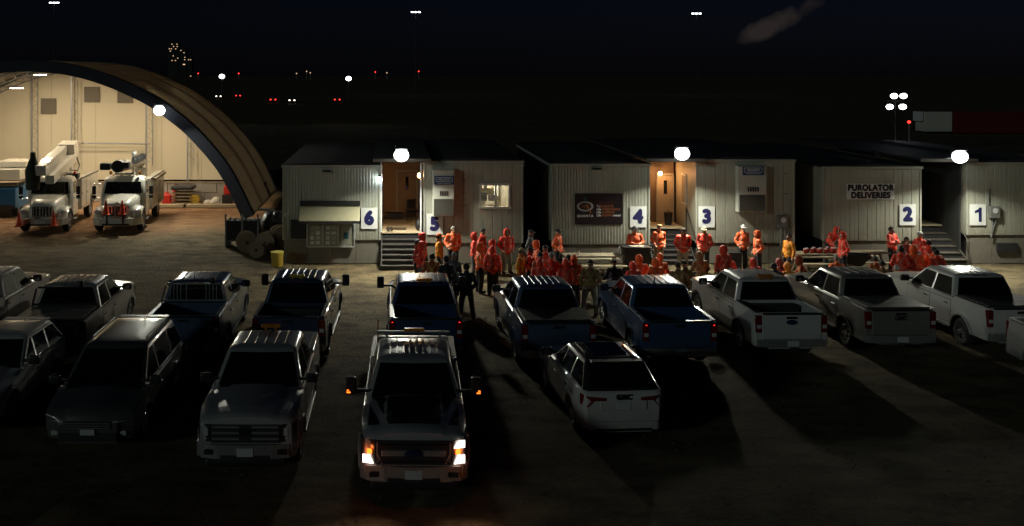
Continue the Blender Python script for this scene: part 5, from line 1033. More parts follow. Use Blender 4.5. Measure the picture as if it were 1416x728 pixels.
P_ = dict(
 white=paint('white_paint', (0.62, 0.62, 0.60)), silver=paint('silver_paint', (0.46, 0.46, 0.45), 0.25), grey=paint('grey_paint', (0.16, 0.165, 0.17), 0.4), dblue=paint('dark_blue_paint', (0.03, 0.07, 0.18), 0.3), slate=paint('slate_blue_paint', (0.085, 0.14, 0.24), 0.35),
 blue=paint('blue_truck_paint', (0.04, 0.10, 0.23), 0.3), navy=paint('navy_paint', (0.04, 0.07, 0.14), 0.3), pewter=paint('pewter_paint', (0.30, 0.29, 0.265), 0.35), chark=paint('charcoal_paint', (0.12, 0.12, 0.12), 0.35))
AW, TW = R(90), R(-90)      # heading away from / towards the camera
def rear_at(px, prow, L=5.9, rail=1.37, dy=0.0):
    d = hd(prow, rail); return (wx(px, d), d+L/2+dy, 0)
G1 = 'pickups parked facing the trailers'
def fleet():
    y = rear_at(63, 443)[1]
    vehicle('pickup_truck', 'white pickup cut by the left edge of the yard', 'pickup', (-12.35, y+1.3, 0), AW, P_['white'], group=G1)
    vehicle('pickup_truck', 'silver pickup with black headache rack and folded bed cover', 'pickup', rear_at(64, 443), AW+R(1), P_['silver'], group=G1, rack='frame', cover='hard', handle=P_['silver'])
    vehicle('pickup_truck', 'slate blue pickup with barred headache rack over its rear window', 'pickup', rear_at(253, 437), AW, P_['slate'], group=G1, rack='bars', rackm=M['steel'], railcap=M['steel'])
    vehicle('pickup_truck', 'dark pickup with wide tow mirrors and yellow roof beacon', 'pickup', rear_at(403, 438, 6.1), AW-R(1.5), P_['navy'], group=G1, L=6.1, wb=3.9, H=2.0, rr=-1.15, cr=-1.38, tow=True, amberbar='yellow', toolbox=True)
    vehicle('pickup_truck', 'navy pickup with amber lamp above its rear window', 'pickup', rear_at(589, 440), AW, P_['dblue'], group=G1, amberbar='amber', barx=-0.02, tow=True, taillit=True, wheel='truck')
    vehicle('pickup_truck', 'dark slate pickup with black vinyl bed cover', 'pickup', rear_at(769, 446), AW+R(1.5), P_['slate'], group=G1, cover='soft')
    vehicle('pickup_truck', 'blue pickup with open bed behind the group of workers', 'pickup', rear_at(939, 444), AW+R(0.5), P_['blue'], group=G1, beltchrome=True, wheel='ten', taillit=True, railcap=M['chrome'])
    vehicle('pickup_truck', 'white pickup with row of roof markers and orange rear lamp', 'pickup', rear_at(1092, 433), AW+R(1), P_['white'], group=G1, blackarch=True, badge='oval', amber=True, amberbar='amber', barx=-0.02, clear_lamps='white', ribs=False, toolbox=True)
    vehicle('pickup_truck', 'pewter grey pickup with partly open hard bed cover', 'pickup', rear_at(1243, 428), AW+R(1), P_['pewter'], group=G1, beltchrome=True, badge='GMC', cover='hard', nrib=4)
    vehicle('pickup_truck', 'white crew cab pickup nearest the right edge, tailgate to us', 'pickup', rear_at(1408, 426), AW+R(2), P_['white'], group=G1, wheel='ten', cover='soft')
    vehicle('pickup_truck', 'silver pickup showing only its rear flank at the right edge', 'pickup', (17.5, 24.2, 0), TW, P_['silver'], group='front row vehicles')
    G2 = 'front row vehicles'
    d = 21.1; vehicle('minivan', 'dark grey minivan facing the camera with roof rails', 'minivan', (wx(124, d)-0.02, d+2.55, 0), TW-R(0.5), P_['chark'], kind='wagon', group=G2, L=5.1, W=1.98, H=1.78, wb=3.03, fo=1.0, cowl=1.5, rf=0.42, belt=1.06, hf=0.86, hr=1.02, rk=0.45, rk0=0.08, nose=0.62, rails='steel', rq0=0.15)
    vehicle('suv', 'pale hatchback cut by the left edge beside the minivan', 'car', (-9.42, 24.3, 0), TW-R(2), P_['white'], kind='wagon', group=G2, L=4.6, W=1.86, H=1.66, wb=2.7, fo=0.92, rk=0.6, nose=0.66)
    d = 19.8; vehicle('pickup_truck', 'silver pickup with wide barred chrome grille facing the camera', 'pickup', (wx(341, d), d+2.95, 0), TW-R(0.3), P_['silver'], group=G2, grille='bars', wheel='ten', amberbar='amber', barx=0.0, mirror=M['black'], fbump=M['chrome'], nrib=5)
    d = 18.7; ford = vehicle('pickup_truck', 'heavy pickup with glowing headlights, amber roof lamp and black hood graphic', 'pickup', (wx(577, d), d+3.15, 0), TW-R(1.2), P_['silver'], group=G2, L=6.3, W=2.06, H=2.02, wb=4.05, fo=1.0, rr=-1.0, cr=-1.28, hf=1.26, hr=1.38, belt=1.38, rail=1.45, tow=True, lit=True, siglit=True, grille='oval', bar=True, fbump=M['chrome'], nrib=8, flag=True, hooddecal=True)
    vehicle_lights(ford)
    d = 21.8; vehicle('suv', 'white suv with black roof showing its tail in the middle of the yard', 'suv', (wx(857, d)-0.08, d+2.3, 0), AW+R(4), P_['white'], kind='wagon', group=G2, L=4.6, W=1.86, H=1.63, wb=2.73, fo=0.9, badge='GMC', roofglass=True, rails='black', rk=0.62, belt=1.1, blackroof=paint('black_roof_paint', (0.02, 0.02, 0.022)))
fleet()

# ================================================================== tables and things among the crowd
def picnic_table(label, x, y, rz=0.0, L=2.4, m='woodlight'):
    t = thing('picnic_table', label, 'picnic table', (x, y, 0), rz, 'picnic tables')
    pl = MB().box((0, 0, 0), (L, 0.135, 0.04), 0.006).mesh('plank')
    for k in range(5): put('plank', pl, M[m], t, (0, -0.29+0.145*k, 0.74))
    for s_ in (-1, 1):
        for k in range(2): put('plank', pl, M[m], t, (0, s_*(0.66+0.145*k), 0.44))
        for e in (-1, 1): MB().box((e*(L/2-0.35), s_*0.38, 0.36), (0.05, 0.09, 0.86), 0.005, Matrix.Rotation(s_*R(32), 3, 'X').to_quaternion()).build('leg', M['wood'], t)
    for e in (-1, 1): MB().box((e*(L/2-0.41), 0, 0.39), (0.045, 1.62, 0.09), 0.005).box((e*(L/2-0.41), 0, 0.69), (0.045, 0.7, 0.06)).build('crossbeam', M['wood'], t)
    return t
picnic_table('pale picnic table against the wall under the banner', wx(820, 39.9), 39.9)
picnic_table('picnic table covered with red packages before the dark gap', wx(1130, 40.4), 40.3, 0, 2.2)
picnic_table('picnic table with black wheelbarrow under the deliveries wall', wx(1196, 40.6), 40.55, 0, 1.7, 'wood')
BENCH = []
def bench(label, x, y, L=1.5):
    t = thing('bench', label, 'bench', (x, y, 0), 0, 'timber benches in front of the crowd')
    for k in (-1, 1): MB().box((0, k*0.1, 0.42), (L, 0.18, 0.04), 0.006).build('plank', M['wood'], t)
    for e in (-1, 1): MB().box((e*(L/2-0.2), 0, 0.2), (0.06, 0.34, 0.4)).build('leg', M['wood'], t)
def small():
    d = 40.25; rn = random.Random(4); x0 = wx(1112, d)
    for i in range(11):
        t = thing('food_package', f'red wrapped package, number {["one","two","three","four","five","six","seven","eight","nine","ten","eleven"][i]} from the left on the picnic table', 'package', (x0+0.135*i, d-0.1+0.16*(i % 2), 0.762), R(rn.uniform(-20, 20)), 'red packages on the picnic table'); h = 0.15+0.06*rn.random()
        MB().box((0, 0, h/2), (0.13, 0.17, h), 0.02).build('pack', mat('pack_red', (0.4, 0.05, 0.035), 0.35), t); MB().box((0, 0, h+0.012), (0.1, 0.13, 0.025), 0.008).build('lid', M['plate'], t)
    t = thing('wheelbarrow', 'black wheelbarrow tray beside the deliveries trailer skirt', 'wheelbarrow', (wx(1181, 39.6), 39.5, 0), R(-20)); tr = MB()
    tr.loft([[(-0.5, -0.36, 0.85), (0.55, -0.36, 0.85), (0.55, 0.36, 0.85), (-0.5, 0.36, 0.85)], [(-0.3, -0.22, 0.5), (0.2, -0.22, 0.42), (0.2, 0.22, 0.42), (-0.3, 0.22, 0.5)]], False, True, False); o_ = tr.build('tray', M['black'], t); md = o_.modifiers.new('t', 'SOLIDIFY'); md.thickness = 0.02
    MB().lathe([(0.1, -0.04), (0.2, -0.05), (0.2, 0.05), (0.1, 0.04)], (0.5, 0, 0.2), 'y', 18).build('wheel', M['rubber'], t)
    for s_ in (-1, 1): MB().path([(0.55, s_*0.08, 0.2), (-0.3, s_*0.25, 0.46), (-0.9, s_*0.3, 0.62)], 0.02).build('shaft', M['wood'], t); MB().path([(-0.25, s_*0.24, 0.45), (-0.4, s_*0.24, 0)], 0.018).build('leg', M['darksteel'], t)
    d = 39.75; t = thing('wheelie_bin', 'black wheeled bin used as a desk by the man with papers', 'bin', (wx(879, d), d, 0), 0)
    MB().loft([[(-0.42, -0.24, 0.1), (0.42, -0.24, 0.1), (0.42, 0.22, 0.1), (-0.42, 0.22, 0.1)], [(-0.52, -0.3, 1.05), (0.52, -0.3, 1.05), (0.52, 0.28, 1.05), (-0.52, 0.28, 1.05)]], True, True, False).build('bin_body', M['black'], t); MB().box((0, 0, 1.085), (1.12, 0.66, 0.06), 0.02).build('lid', M['black'], t)
    for s_ in (-1, 1): MB().tube((s_*0.38, 0.2, 0.1), (s_*0.46, 0.2, 0.1), 0.1).build('wheel', M['rubber'], t); MB().box((s_*0.3, -0.15, 0.06), (0.08, 0.08, 0.12)).build('foot', M['rubber'], t)
    tag(MB().box((0, 0, 0.004), (0.5, 0.3, 0.006)).box((0.12, 0.03, 0.01), (0.3, 0.22, 0.005), 0, Matrix.Rotation(R(15), 3, 'Z').to_quaternion()).build('paper_sheets', mat('paper_tan', (0.5, 0.44, 0.33), 0.7), None, (wx(880, d), d-0.05, 1.116)), 'tan paper sheets lying on the black wheeled bin', 'papers')
    d = 40.2; t = thing('paper_cup', 'small cup on the left half of the banner picnic table', 'cup', (wx(800, 39.9), 39.9, 0.761), 0); MB().lathe([(0.03, 0), (0.045, 0.12), (0.04, 0.12), (0.028, 0.01), (0, 0.01)], n=12).build('cup_body', M['white'], t); MB().lathe([(0.047, 0.115), (0.047, 0.13), (0, 0.135)], n=12).build('lid', M['red'], t)
    t = thing('drink_bottle', 'clear bottle at the right end of the banner picnic table', 'bottle', (wx(856, 39.9), 39.9, 0.761), 0); MB().lathe([(0.04, 0), (0.042, 0.18), (0.018, 0.24), (0.018, 0.28), (0, 0.28)], n=12).build('bottle_body', M['lens'], t); MB().lathe([(0.02, 0.275), (0.02, 0.3), (0, 0.3)], n=10).build('cap', M['white'], t)
    d = 40.6; t = thing('tool_chest', 'dark tool chest beside the man in the white cap', 'chest', (wx(1011, d), d, 0), 0); MB().box((0, 0, 0.35), (0.7, 0.45, 0.7), 0.02).build('chest_body', M['darksteel'], t); MB().box((0, 0, 0.72), (0.74, 0.48, 0.04), 0.01).build('lid', M['black'], t)
    t = thing('cardboard_box', 'brown cardboard box right of the man in the white cap', 'box', (wx(1040, d), d, 0), R(8)); MB().box((0, 0, 0.28), (0.45, 0.4, 0.56), 0.01).build('carton', mat('cardboard', (0.3, 0.2, 0.1), 0.8), t); MB().box((0, 0.0, 0.563), (0.08, 0.41, 0.006)).build('tape', M['woodlight'], t)
small()

# ================================================================== people
# a figure faces -y; metres; feet on z = 0.  Bodies and clothes are grown as one surface from tapered limbs.
def grow(name, caps, ells, voxel, smooth=4, cut=None):
    mb = MB()
    for p0, r0, p1, r1 in caps:
        mb.tube(p0, p1, r0, r1, 12); mb.ell(p0, (r0,)*3, 10, 6); mb.ell(p1, (r1,)*3, 10, 6)
    for e in ells: mb.ell(e[0], e[1], 14, 10, e[2] if len(e) > 2 else None)
    me = mb.mesh('tmp'); ob = bpy.data.objects.new('tmp', me); C.objects.link(ob)
    md = ob.modifiers.new('r', 'REMESH'); md.mode = 'VOXEL'; md.voxel_size = voxel
    if smooth: ms = ob.modifiers.new('s', 'SMOOTH'); ms.factor = 0.5; ms.iterations = smooth
    dg = bpy.context.evaluated_depsgraph_get(); out = bpy.data.meshes.new_from_object(ob.evaluated_get(dg)); bpy.data.objects.remove(ob); out.name = name; out.shade_smooth(); return out
V = Vector
def skeleton(pose):
    J = dict(pel=V((0, 0.0, 0.95)), waist=V((0, 0, 1.1)), chest=V((0, 0.0, 1.32)), neck=V((0, 0.0, 1.5)), head=V((0, -0.015, 1.64)))
    for s_, k in ((-1, 'r'), (1, 'l')):
        J['sh'+k] = V((s_*0.19, 0, 1.44)); J['hip'+k] = V((s_*0.1, 0, 0.92)); J['kn'+k] = V((s_*0.115, -0.02, 0.5)); J['an'+k] = V((s_*0.125, 0.02, 0.09)); J['toe'+k] = V((s_*0.15, -0.13, 0.045))
        J['el'+k] = V((s_*0.27, 0.04, 1.16)); J['wr'+k] = V((s_*0.26, -0.04, 0.92))
        if pose == 'pockets': J['el'+k] = V((s_*0.275, 0.09, 1.17)); J['wr'+k] = V((s_*0.2, -0.1, 0.98))
        if pose == 'crossed': J['el'+k] = V((s_*0.29, -0.06, 1.17)); J['wr'+k] = V((-s_*0.04, -0.23, 1.2+s_*0.03))
        if pose == 'paper': J['el'+k] = V((s_*0.28, -0.02, 1.17)); J['wr'+k] = V((s_*0.1, -0.3, 1.14))
        if pose == 'apart': J['kn'+k].x = s_*0.16; J['an'+k].x = s_*0.2; J['toe'+k].x = s_*0.24
        if pose == 'step': J['kn'+k].y = -0.12*s_-0.05; J['an'+k].y = -0.16*s_+0.06; J['toe'+k].y = J['an'+k].y-0.15
    if pose in ('apart', 'step'):
        J['elr'] = V((-0.285, 0.09, 1.17)); J['wrr'] = V((-0.2, -0.1, 0.98))
    if pose == 'sit':
        off = V((0, 0, -0.45))
        for k in ('pel', 'waist', 'chest', 'neck', 'head', 'shl', 'shr', 'hipl', 'hipr', 'ell', 'elr', 'wrl', 'wrr'): J[k] = J[k]+off
        for k, dy in (('waist', 0.02), ('chest', -0.03), ('neck', -0.1), ('head', -0.15), ('shl', -0.06), ('shr', -0.06)): J[k].y += dy
        for s_, k in ((-1, 'r'), (1, 'l')):
            J['kn'+k] = V((s_*0.14, -0.44, 0.53)); J['an'+k] = V((s_*0.14, -0.46, 0.1)); J['toe'+k] = V((s_*0.16, -0.62, 0.045)); J['el'+k] = V((s_*0.29, -0.12, 0.72)); J['wr'+k] = V((s_*0.1, -0.36, 0.66))
    if pose == 'lean':
        for k, dy, dz in (('waist', -0.05, 0), ('chest', -0.2, -0.05), ('neck', -0.34, -0.12), ('head', -0.46, -0.12), ('shl', -0.28, -0.09), ('shr', -0.28, -0.09)): J[k] += V((0, dy, dz))
        for s_, k in ((-1, 'r'), (1, 'l')): J['el'+k] = V((s_*0.28, -0.42, 1.12)); J['wr'+k] = V((s_*0.16, -0.55, 0.92))
    return J
def hand(caps, w, el, s_, curl):
    d = (w-el).normalized(); side = d.cross(V((0, 1, 0)));
    if side.length < 0.2: side = d.cross(V((0, 0, 1)))
    side = side.normalized(); up = side.cross(d).normalized()
    palm = w+d*0.085; caps.append((w, 0.03, palm, 0.034)); caps.append((w+d*0.05+side*0.018, 0.022, palm+side*0.022, 0.02)); caps.append((w+d*0.05-side*0.018, 0.022, palm-side*0.022, 0.02))
    for i, ln in enumerate((0.07, 0.085, 0.08, 0.062)):
        b = palm+side*(0.033-0.022*i)*1.0; m = b+(d*math.cos(curl)+up*math.sin(curl))*ln*0.55; e = m+(d*math.cos(curl*2.2)+up*math.sin(curl*2.2))*ln*0.5; caps += [(b, 0.0095, m, 0.009), (m, 0.009, e, 0.0075)]
    b = w+d*0.035+side*0.03; m = b+(side*0.7+d*0.6+up*0.3).normalized()*0.045; e = m+(side*0.2+d*0.9+up*0.4).normalized()*0.035; caps += [(b, 0.013, m, 0.011), (m, 0.011, e, 0.009)]
POSES = {}
def pose_meshes(pose):
    if pose in POSES: return POSES[pose]
    J = skeleton(pose); h = J['head']; b = []
    b += [(J['pel'], 0.13, J['waist'], 0.12), (J['waist'], 0.12, J['chest'], 0.13), (J['chest'], 0.1, J['neck'], 0.06), (J['neck'], 0.056, h-V((0, -0.02, 0.05)), 0.058)]
    el = [(h+V((0, 0.012, 0.03)), (0.076, 0.096, 0.105)), (h+V((0, -0.03, -0.055)), (0.056, 0.066, 0.066)), (h+V((0, -0.1, -0.012)), (0.014, 0.022, 0.026)), (h+V((0, -0.078, 0.028)), (0.05, 0.018, 0.012)), (h+V((0, -0.088, -0.055)), (0.026, 0.014, 0.007)), (h+V((0.076, 0.015, 0.0)), (0.014, 0.022, 0.034)), (h+V((-0.076, 0.015, 0.0)), (0.014, 0.022, 0.034))]
    for s_, k in ((-1, 'r'), (1, 'l')):
        b += [(J['chest']+V((s_*0.06, 0, 0.05)), 0.09, J['sh'+k], 0.06), (J['sh'+k], 0.055, J['el'+k], 0.042), (J['el'+k], 0.042, J['wr'+k], 0.03), (J['hip'+k], 0.085, J['kn'+k], 0.058), (J['kn'+k], 0.058, J['an'+k], 0.04), (J['an'+k]-V((0, 0, 0.02)), 0.042, J['toe'+k], 0.034)]
        hand(b, J['wr'+k], J['el'+k], s_, 0.35 if pose != 'crossed' else 0.6)
    body = grow('body', b, el, 0.0085, 3)
    up = (J['neck']-J['pel']).normalized(); lean = Matrix.Identity(3) if abs(up.y) < 0.15 else V((0, 0, 1)).rotation_difference(up).to_matrix()
    j = []; je = [(J['chest']-V((0, 0, 0.04)), (0.198, 0.15, 0.2), lean), (J['waist']-up*0.03, (0.2, 0.15, 0.16), lean), (J['pel']-up*0.02, (0.205, 0.155, 0.14), lean), (J['neck']-up*0.02, (0.095, 0.1, 0.055), lean), (J['neck']+up*0.03+V((0, 0.04, 0)), (0.088, 0.075, 0.07), lean)]
    for s_, k in ((-1, 'r'), (1, 'l')): j += [(J['chest']+up*0.08+V((s_*0.05, 0, 0)), 0.105, J['sh'+k], 0.078), (J['sh'+k], 0.078, J['el'+k], 0.066), (J['el'+k], 0.066, J['wr'+k]+(J['el'+k]-J['wr'+k])*0.06, 0.054)]
    j += [(J['chest'], 0.14, J['pel']-up*0.04, 0.145)]
    jacket = grow('jacket', j, je, 0.016, 5)
    tr = []; te = [(J['pel'], (0.17, 0.135, 0.13))]
    for s_, k in ((-1, 'r'), (1, 'l')): tr += [(J['hip'+k], 0.112, J['kn'+k], 0.085), (J['kn'+k], 0.085, J['an'+k]+V((0, 0, 0.03)), 0.078)]
    trousers = grow('trousers', tr, te, 0.016, 5)
    bts = []
    for k in ('r', 'l'): a, t_ = J['an'+k], J['toe'+k]; bts.append(grow('boot', [(a+V((0, 0, 0.08)), 0.06, a-V((0, 0, 0.03)), 0.062), (a-V((0, -0.02, 0.04)), 0.05, t_+V((0, 0, 0.008)), 0.05)], [], 0.014, 3))
    POSES[pose] = (J, body, jacket, trousers, bts); return POSES[pose]
def shell(name, dirs, c, r, thick, keep, n=18, m=14, back=0.0):
    mb = MB(); vs = []; 
    for j in range(m+1):
        ph = math.pi*j/m
        for i in range(n):
            t = 2*math.pi*i/n; vs.append(V((math.sin(ph)*math.cos(t), math.sin(ph)*math.sin(t), math.cos(ph))))
    fs = []
    for j in range(m):
        for i in range(n):
            f = (j*n+i, (j+1)*n+i, (j+1)*n+(i+1) % n, j*n+(i+1) % n)
            if keep(sum((vs[q] for q in f), V())/4): fs.append(f)
    mb.add([V((v.x*r[0], v.y*r[1]+back*max(0, v.y)*max(0, v.z), v.z*r[2])) for v in vs], fs, True); me = mb.mesh(name)
    ob = bpy.data.objects.new('tmp', me); C.objects.link(ob); md = ob.modifiers.new('t', 'SOLIDIFY'); md.thickness = thick; md.offset = 1; dg = bpy.context.evaluated_depsgraph_get(); out = bpy.data.meshes.new_from_object(ob.evaluated_get(dg)); bpy.data.objects.remove(ob); out.shade_smooth(); return out
HEADWEAR = {}
def headwear(kind):
    if kind in HEADWEAR: return HEADWEAR[kind]
    if kind == 'hood': me = shell('hood', None, None, (0.114, 0.138, 0.168), 0.012, lambda v: not (v.y < -0.55 and abs(v.x) < 0.66 and v.z < 0.62) and v.z > -0.97, back=0.03)
    elif kind == 'beanie': me = shell('beanie', None, None, (0.094, 0.114, 0.128), 0.01, lambda v: v.z > 0.2 or (v.y > 0.2 and v.z > -0.05))
    elif kind == 'hair': me = shell('hair', None, None, (0.084, 0.106, 0.116), 0.01, lambda v: (v.z > 0.45) or (v.y > 0.05 and v.z > -0.45) or (abs(v.x) > 0.8 and v.y > -0.2 and v.z > 0.0))
    else:
        me0 = shell('cap', None, None, (0.09, 0.112, 0.118), 0.01, lambda v: v.z > 0.22)
        mb = MB(); k = 9; vs = []
        for i in range(k):
            a = math.pi*(-0.14-0.72*i/(k-1)); 
            for r_, z in ((0.092, 0.034), (0.092, 0.044), (0.175, 0.022), (0.175, 0.012)): vs.append((math.cos(a)*r_*0.86, math.sin(a)*r_*1.12, z))
        mb.add(vs, [(i*4+q, i*4+(q+1) % 4, (i+1)*4+(q+1) % 4, (i+1)*4+q) for i in range(k-1) for q in range(4)]+[(0, 1, 2, 3), tuple(range(4*k-4, 4*k))], True); HEADWEAR['brim'] = mb.mesh('brim'); me = me0
    HEADWEAR[kind] = me; return me
EYE = MB().ell((0, 0, 0), (0.012, 0.008, 0.008), 8, 6).mesh('eye')
def cloth(name, col, tape=None, zoff=0.0, tcol=(0.55, 0.56, 0.52)):
    """work jacket fabric with sewn reflective tape: waist band, braces in front, cross on the back"""
    key = name+('_sit' if zoff else '')
    if key in MATS: return MATS[key]
    m = mat(key, col, 0.7, var=0.25, scale=7, bump=1.0, bscale=11)
    if not tape: return m
    N = m.node_tree.nodes; L = m.node_tree.links; p = N['Principled BSDF']; t = N.new('ShaderNodeTexCoord'); s = N.new('ShaderNodeSeparateXYZ'); L.new(t.outputs['Object'], s.inputs[0])
    def mt(op, a, b=None):
        n = N.new('ShaderNodeMath'); n.operation = op
        for i, v in enumerate((a, b)):
            if v is None: continue
            if isinstance(v, (int, float)): n.inputs[i].default_value = v
            else: L.new(v, n.inputs[i])
        return n.outputs[0]
    X, Y, Z = s.outputs; ax = mt('ABSOLUTE', X); z = mt('ADD', Z, zoff)
    band = mt('LESS_THAN', mt('ABSOLUTE', mt('SUBTRACT', z, 1.03)), 0.022)
    br = mt('MULTIPLY', mt('LESS_THAN', mt('ABSOLUTE', mt('SUBTRACT', ax, 0.125)), 0.02), mt('MULTIPLY', mt('GREATER_THAN', z, 1.03), mt('LESS_THAN', Y, 0.0)))
    cx = mt('MULTIPLY', mt('LESS_THAN', mt('ABSOLUTE', mt('SUBTRACT', ax, mt('MULTIPLY', mt('ABSOLUTE', mt('SUBTRACT', z, 1.24)), 0.62))), 0.02), mt('MULTIPLY', mt('GREATER_THAN', z, 1.03), mt('GREATER_THAN', Y, 0.0)))
    arm = mt('MULTIPLY', mt('LESS_THAN', mt('ABSOLUTE', mt('SUBTRACT', z, 1.28)), 0.024), mt('GREATER_THAN', ax, 0.235))
    k = mt('MINIMUM', mt('ADD', mt('ADD', band, br), mt('ADD', cx, arm)), 1.0)
    old = p.inputs['Base Color'].links[0].from_socket; mx = N.new('ShaderNodeMixRGB'); L.new(mt('MULTIPLY', k, 0.75), mx.inputs[0]); L.new(old, mx.inputs[1]); mx.inputs[2].default_value = (*tcol, 1); L.new(mx.outputs[0], p.inputs['Base Color'])
    return m
JK = dict(red=((0.92, 0.06, 0.03), 1, (0.62, 0.3, 0.22)), orange=((1.0, 0.13, 0.025), 1, (0.66, 0.42, 0.32)), amber=((0.92, 0.26, 0.02), 1, (0.8, 0.62, 0.05)), rust=((0.34, 0.075, 0.025), 1, (0.5, 0.42, 0.08)), brown=((0.22, 0.11, 0.05), 1, (0.34, 0.3, 0.08)), black=((0.018, 0.018, 0.022), 0, None), navy=((0.015, 0.02, 0.035), 0, None), grey=((0.09, 0.09, 0.095), 0, None), plum=((0.34, 0.05, 0.045), 1, (0.4, 0.3, 0.28)))
TR = dict(dark=(0.018, 0.018, 0.02), khaki=(0.34, 0.28, 0.19), grey=(0.11, 0.11, 0.11), light=(0.4, 0.38, 0.33), olive=(0.08, 0.07, 0.045))
HC = dict(cap=(0.02, 0.02, 0.022), tancap=(0.42, 0.33, 0.18), whitecap=(0.55, 0.55, 0.52), navycap=(0.02, 0.025, 0.07), orangecap=(0.7, 0.16, 0.03), beanie=(0.02, 0.02, 0.022), greybeanie=(0.28, 0.28, 0.27), whitebeanie=(0.6, 0.6, 0.57), hair=(0.03, 0.02, 0.015), blond=(0.4, 0.28, 0.13), greyhair=(0.22, 0.2, 0.18))
def person(px, ytop, pose, face, jk, tr, head, label, hgt=1.0, d=None, dx=0.0):
    J, body, jacket, trousers, bts = pose_meshes(pose); ht = (1.345 if pose == 'sit' else 1.65 if pose == 'lean' else 1.80)*hgt
    d = d or hd(ytop, ht); rn = random.Random(int(px*7+ytop)); z0 = 0.0
    t = thing('person', label, 'person', (wx(px, d)+dx, d, z0), R(face+rn.uniform(-9, 9)), 'workers gathered before the trailers'); t.scale = (hgt*rn.uniform(0.94, 1.12), hgt*rn.uniform(0.95, 1.14), hgt*rn.uniform(0.975, 1.015)); t.rotation_euler.x = R(rn.uniform(-2.5, 3.5)); t.rotation_euler.y = R(rn.uniform(-2.5, 2.5))
    put('body', body, M['skin'] if rn.random() < 0.75 else M['skin2'], t)
    col, tape, tc_ = JK[jk]; jm = cloth('jacket_'+jk, col, tape, 0.45 if pose == 'sit' else 0.0, tc_ or (0.5,)*3)
    put('jacket', jacket, jm, t); put('trousers', trousers, mat('trousers_'+tr, TR[tr], 0.8, var=0.2, bump=0.4), t)
    for b in bts: put('boot', b, M['bootm'], t)
    h = J['head']+V((0, 0.012, 0.03)); turn = R(rn.uniform(-14, 14))
    if head == 'hood': hc = put('hood', headwear('hood'), cloth('hood_'+jk, col), t, h+V((0, 0.008, -0.012)), turn*0.5)
    else:
        base = 'cap' if 'cap' in head else 'beanie' if 'beanie' in head else 'hair'
        hw_ = put(base, headwear(base), mat('headwear_'+head, HC[head], 0.75, bump=0.3), t, h+V((0, 0, 0.012)), turn if base != 'cap' else 0)
        if base == 'cap': put('brim', HEADWEAR['brim'], mat('headwear_'+head, HC[head], 0.75, bump=0.3), hw_)
        if base == 'cap' and head != 'cap' or rn.random() < 0.4: 
            if base != 'hair': put('hair', headwear('hair'), mat('headwear_hair', HC['hair'], 0.75, bump=0.3), t, h)
    for s_ in (-1, 1): put('eye', EYE, M['ink'], t, J['head']+V((s_*0.033, -0.083, 0.012)))
    return t
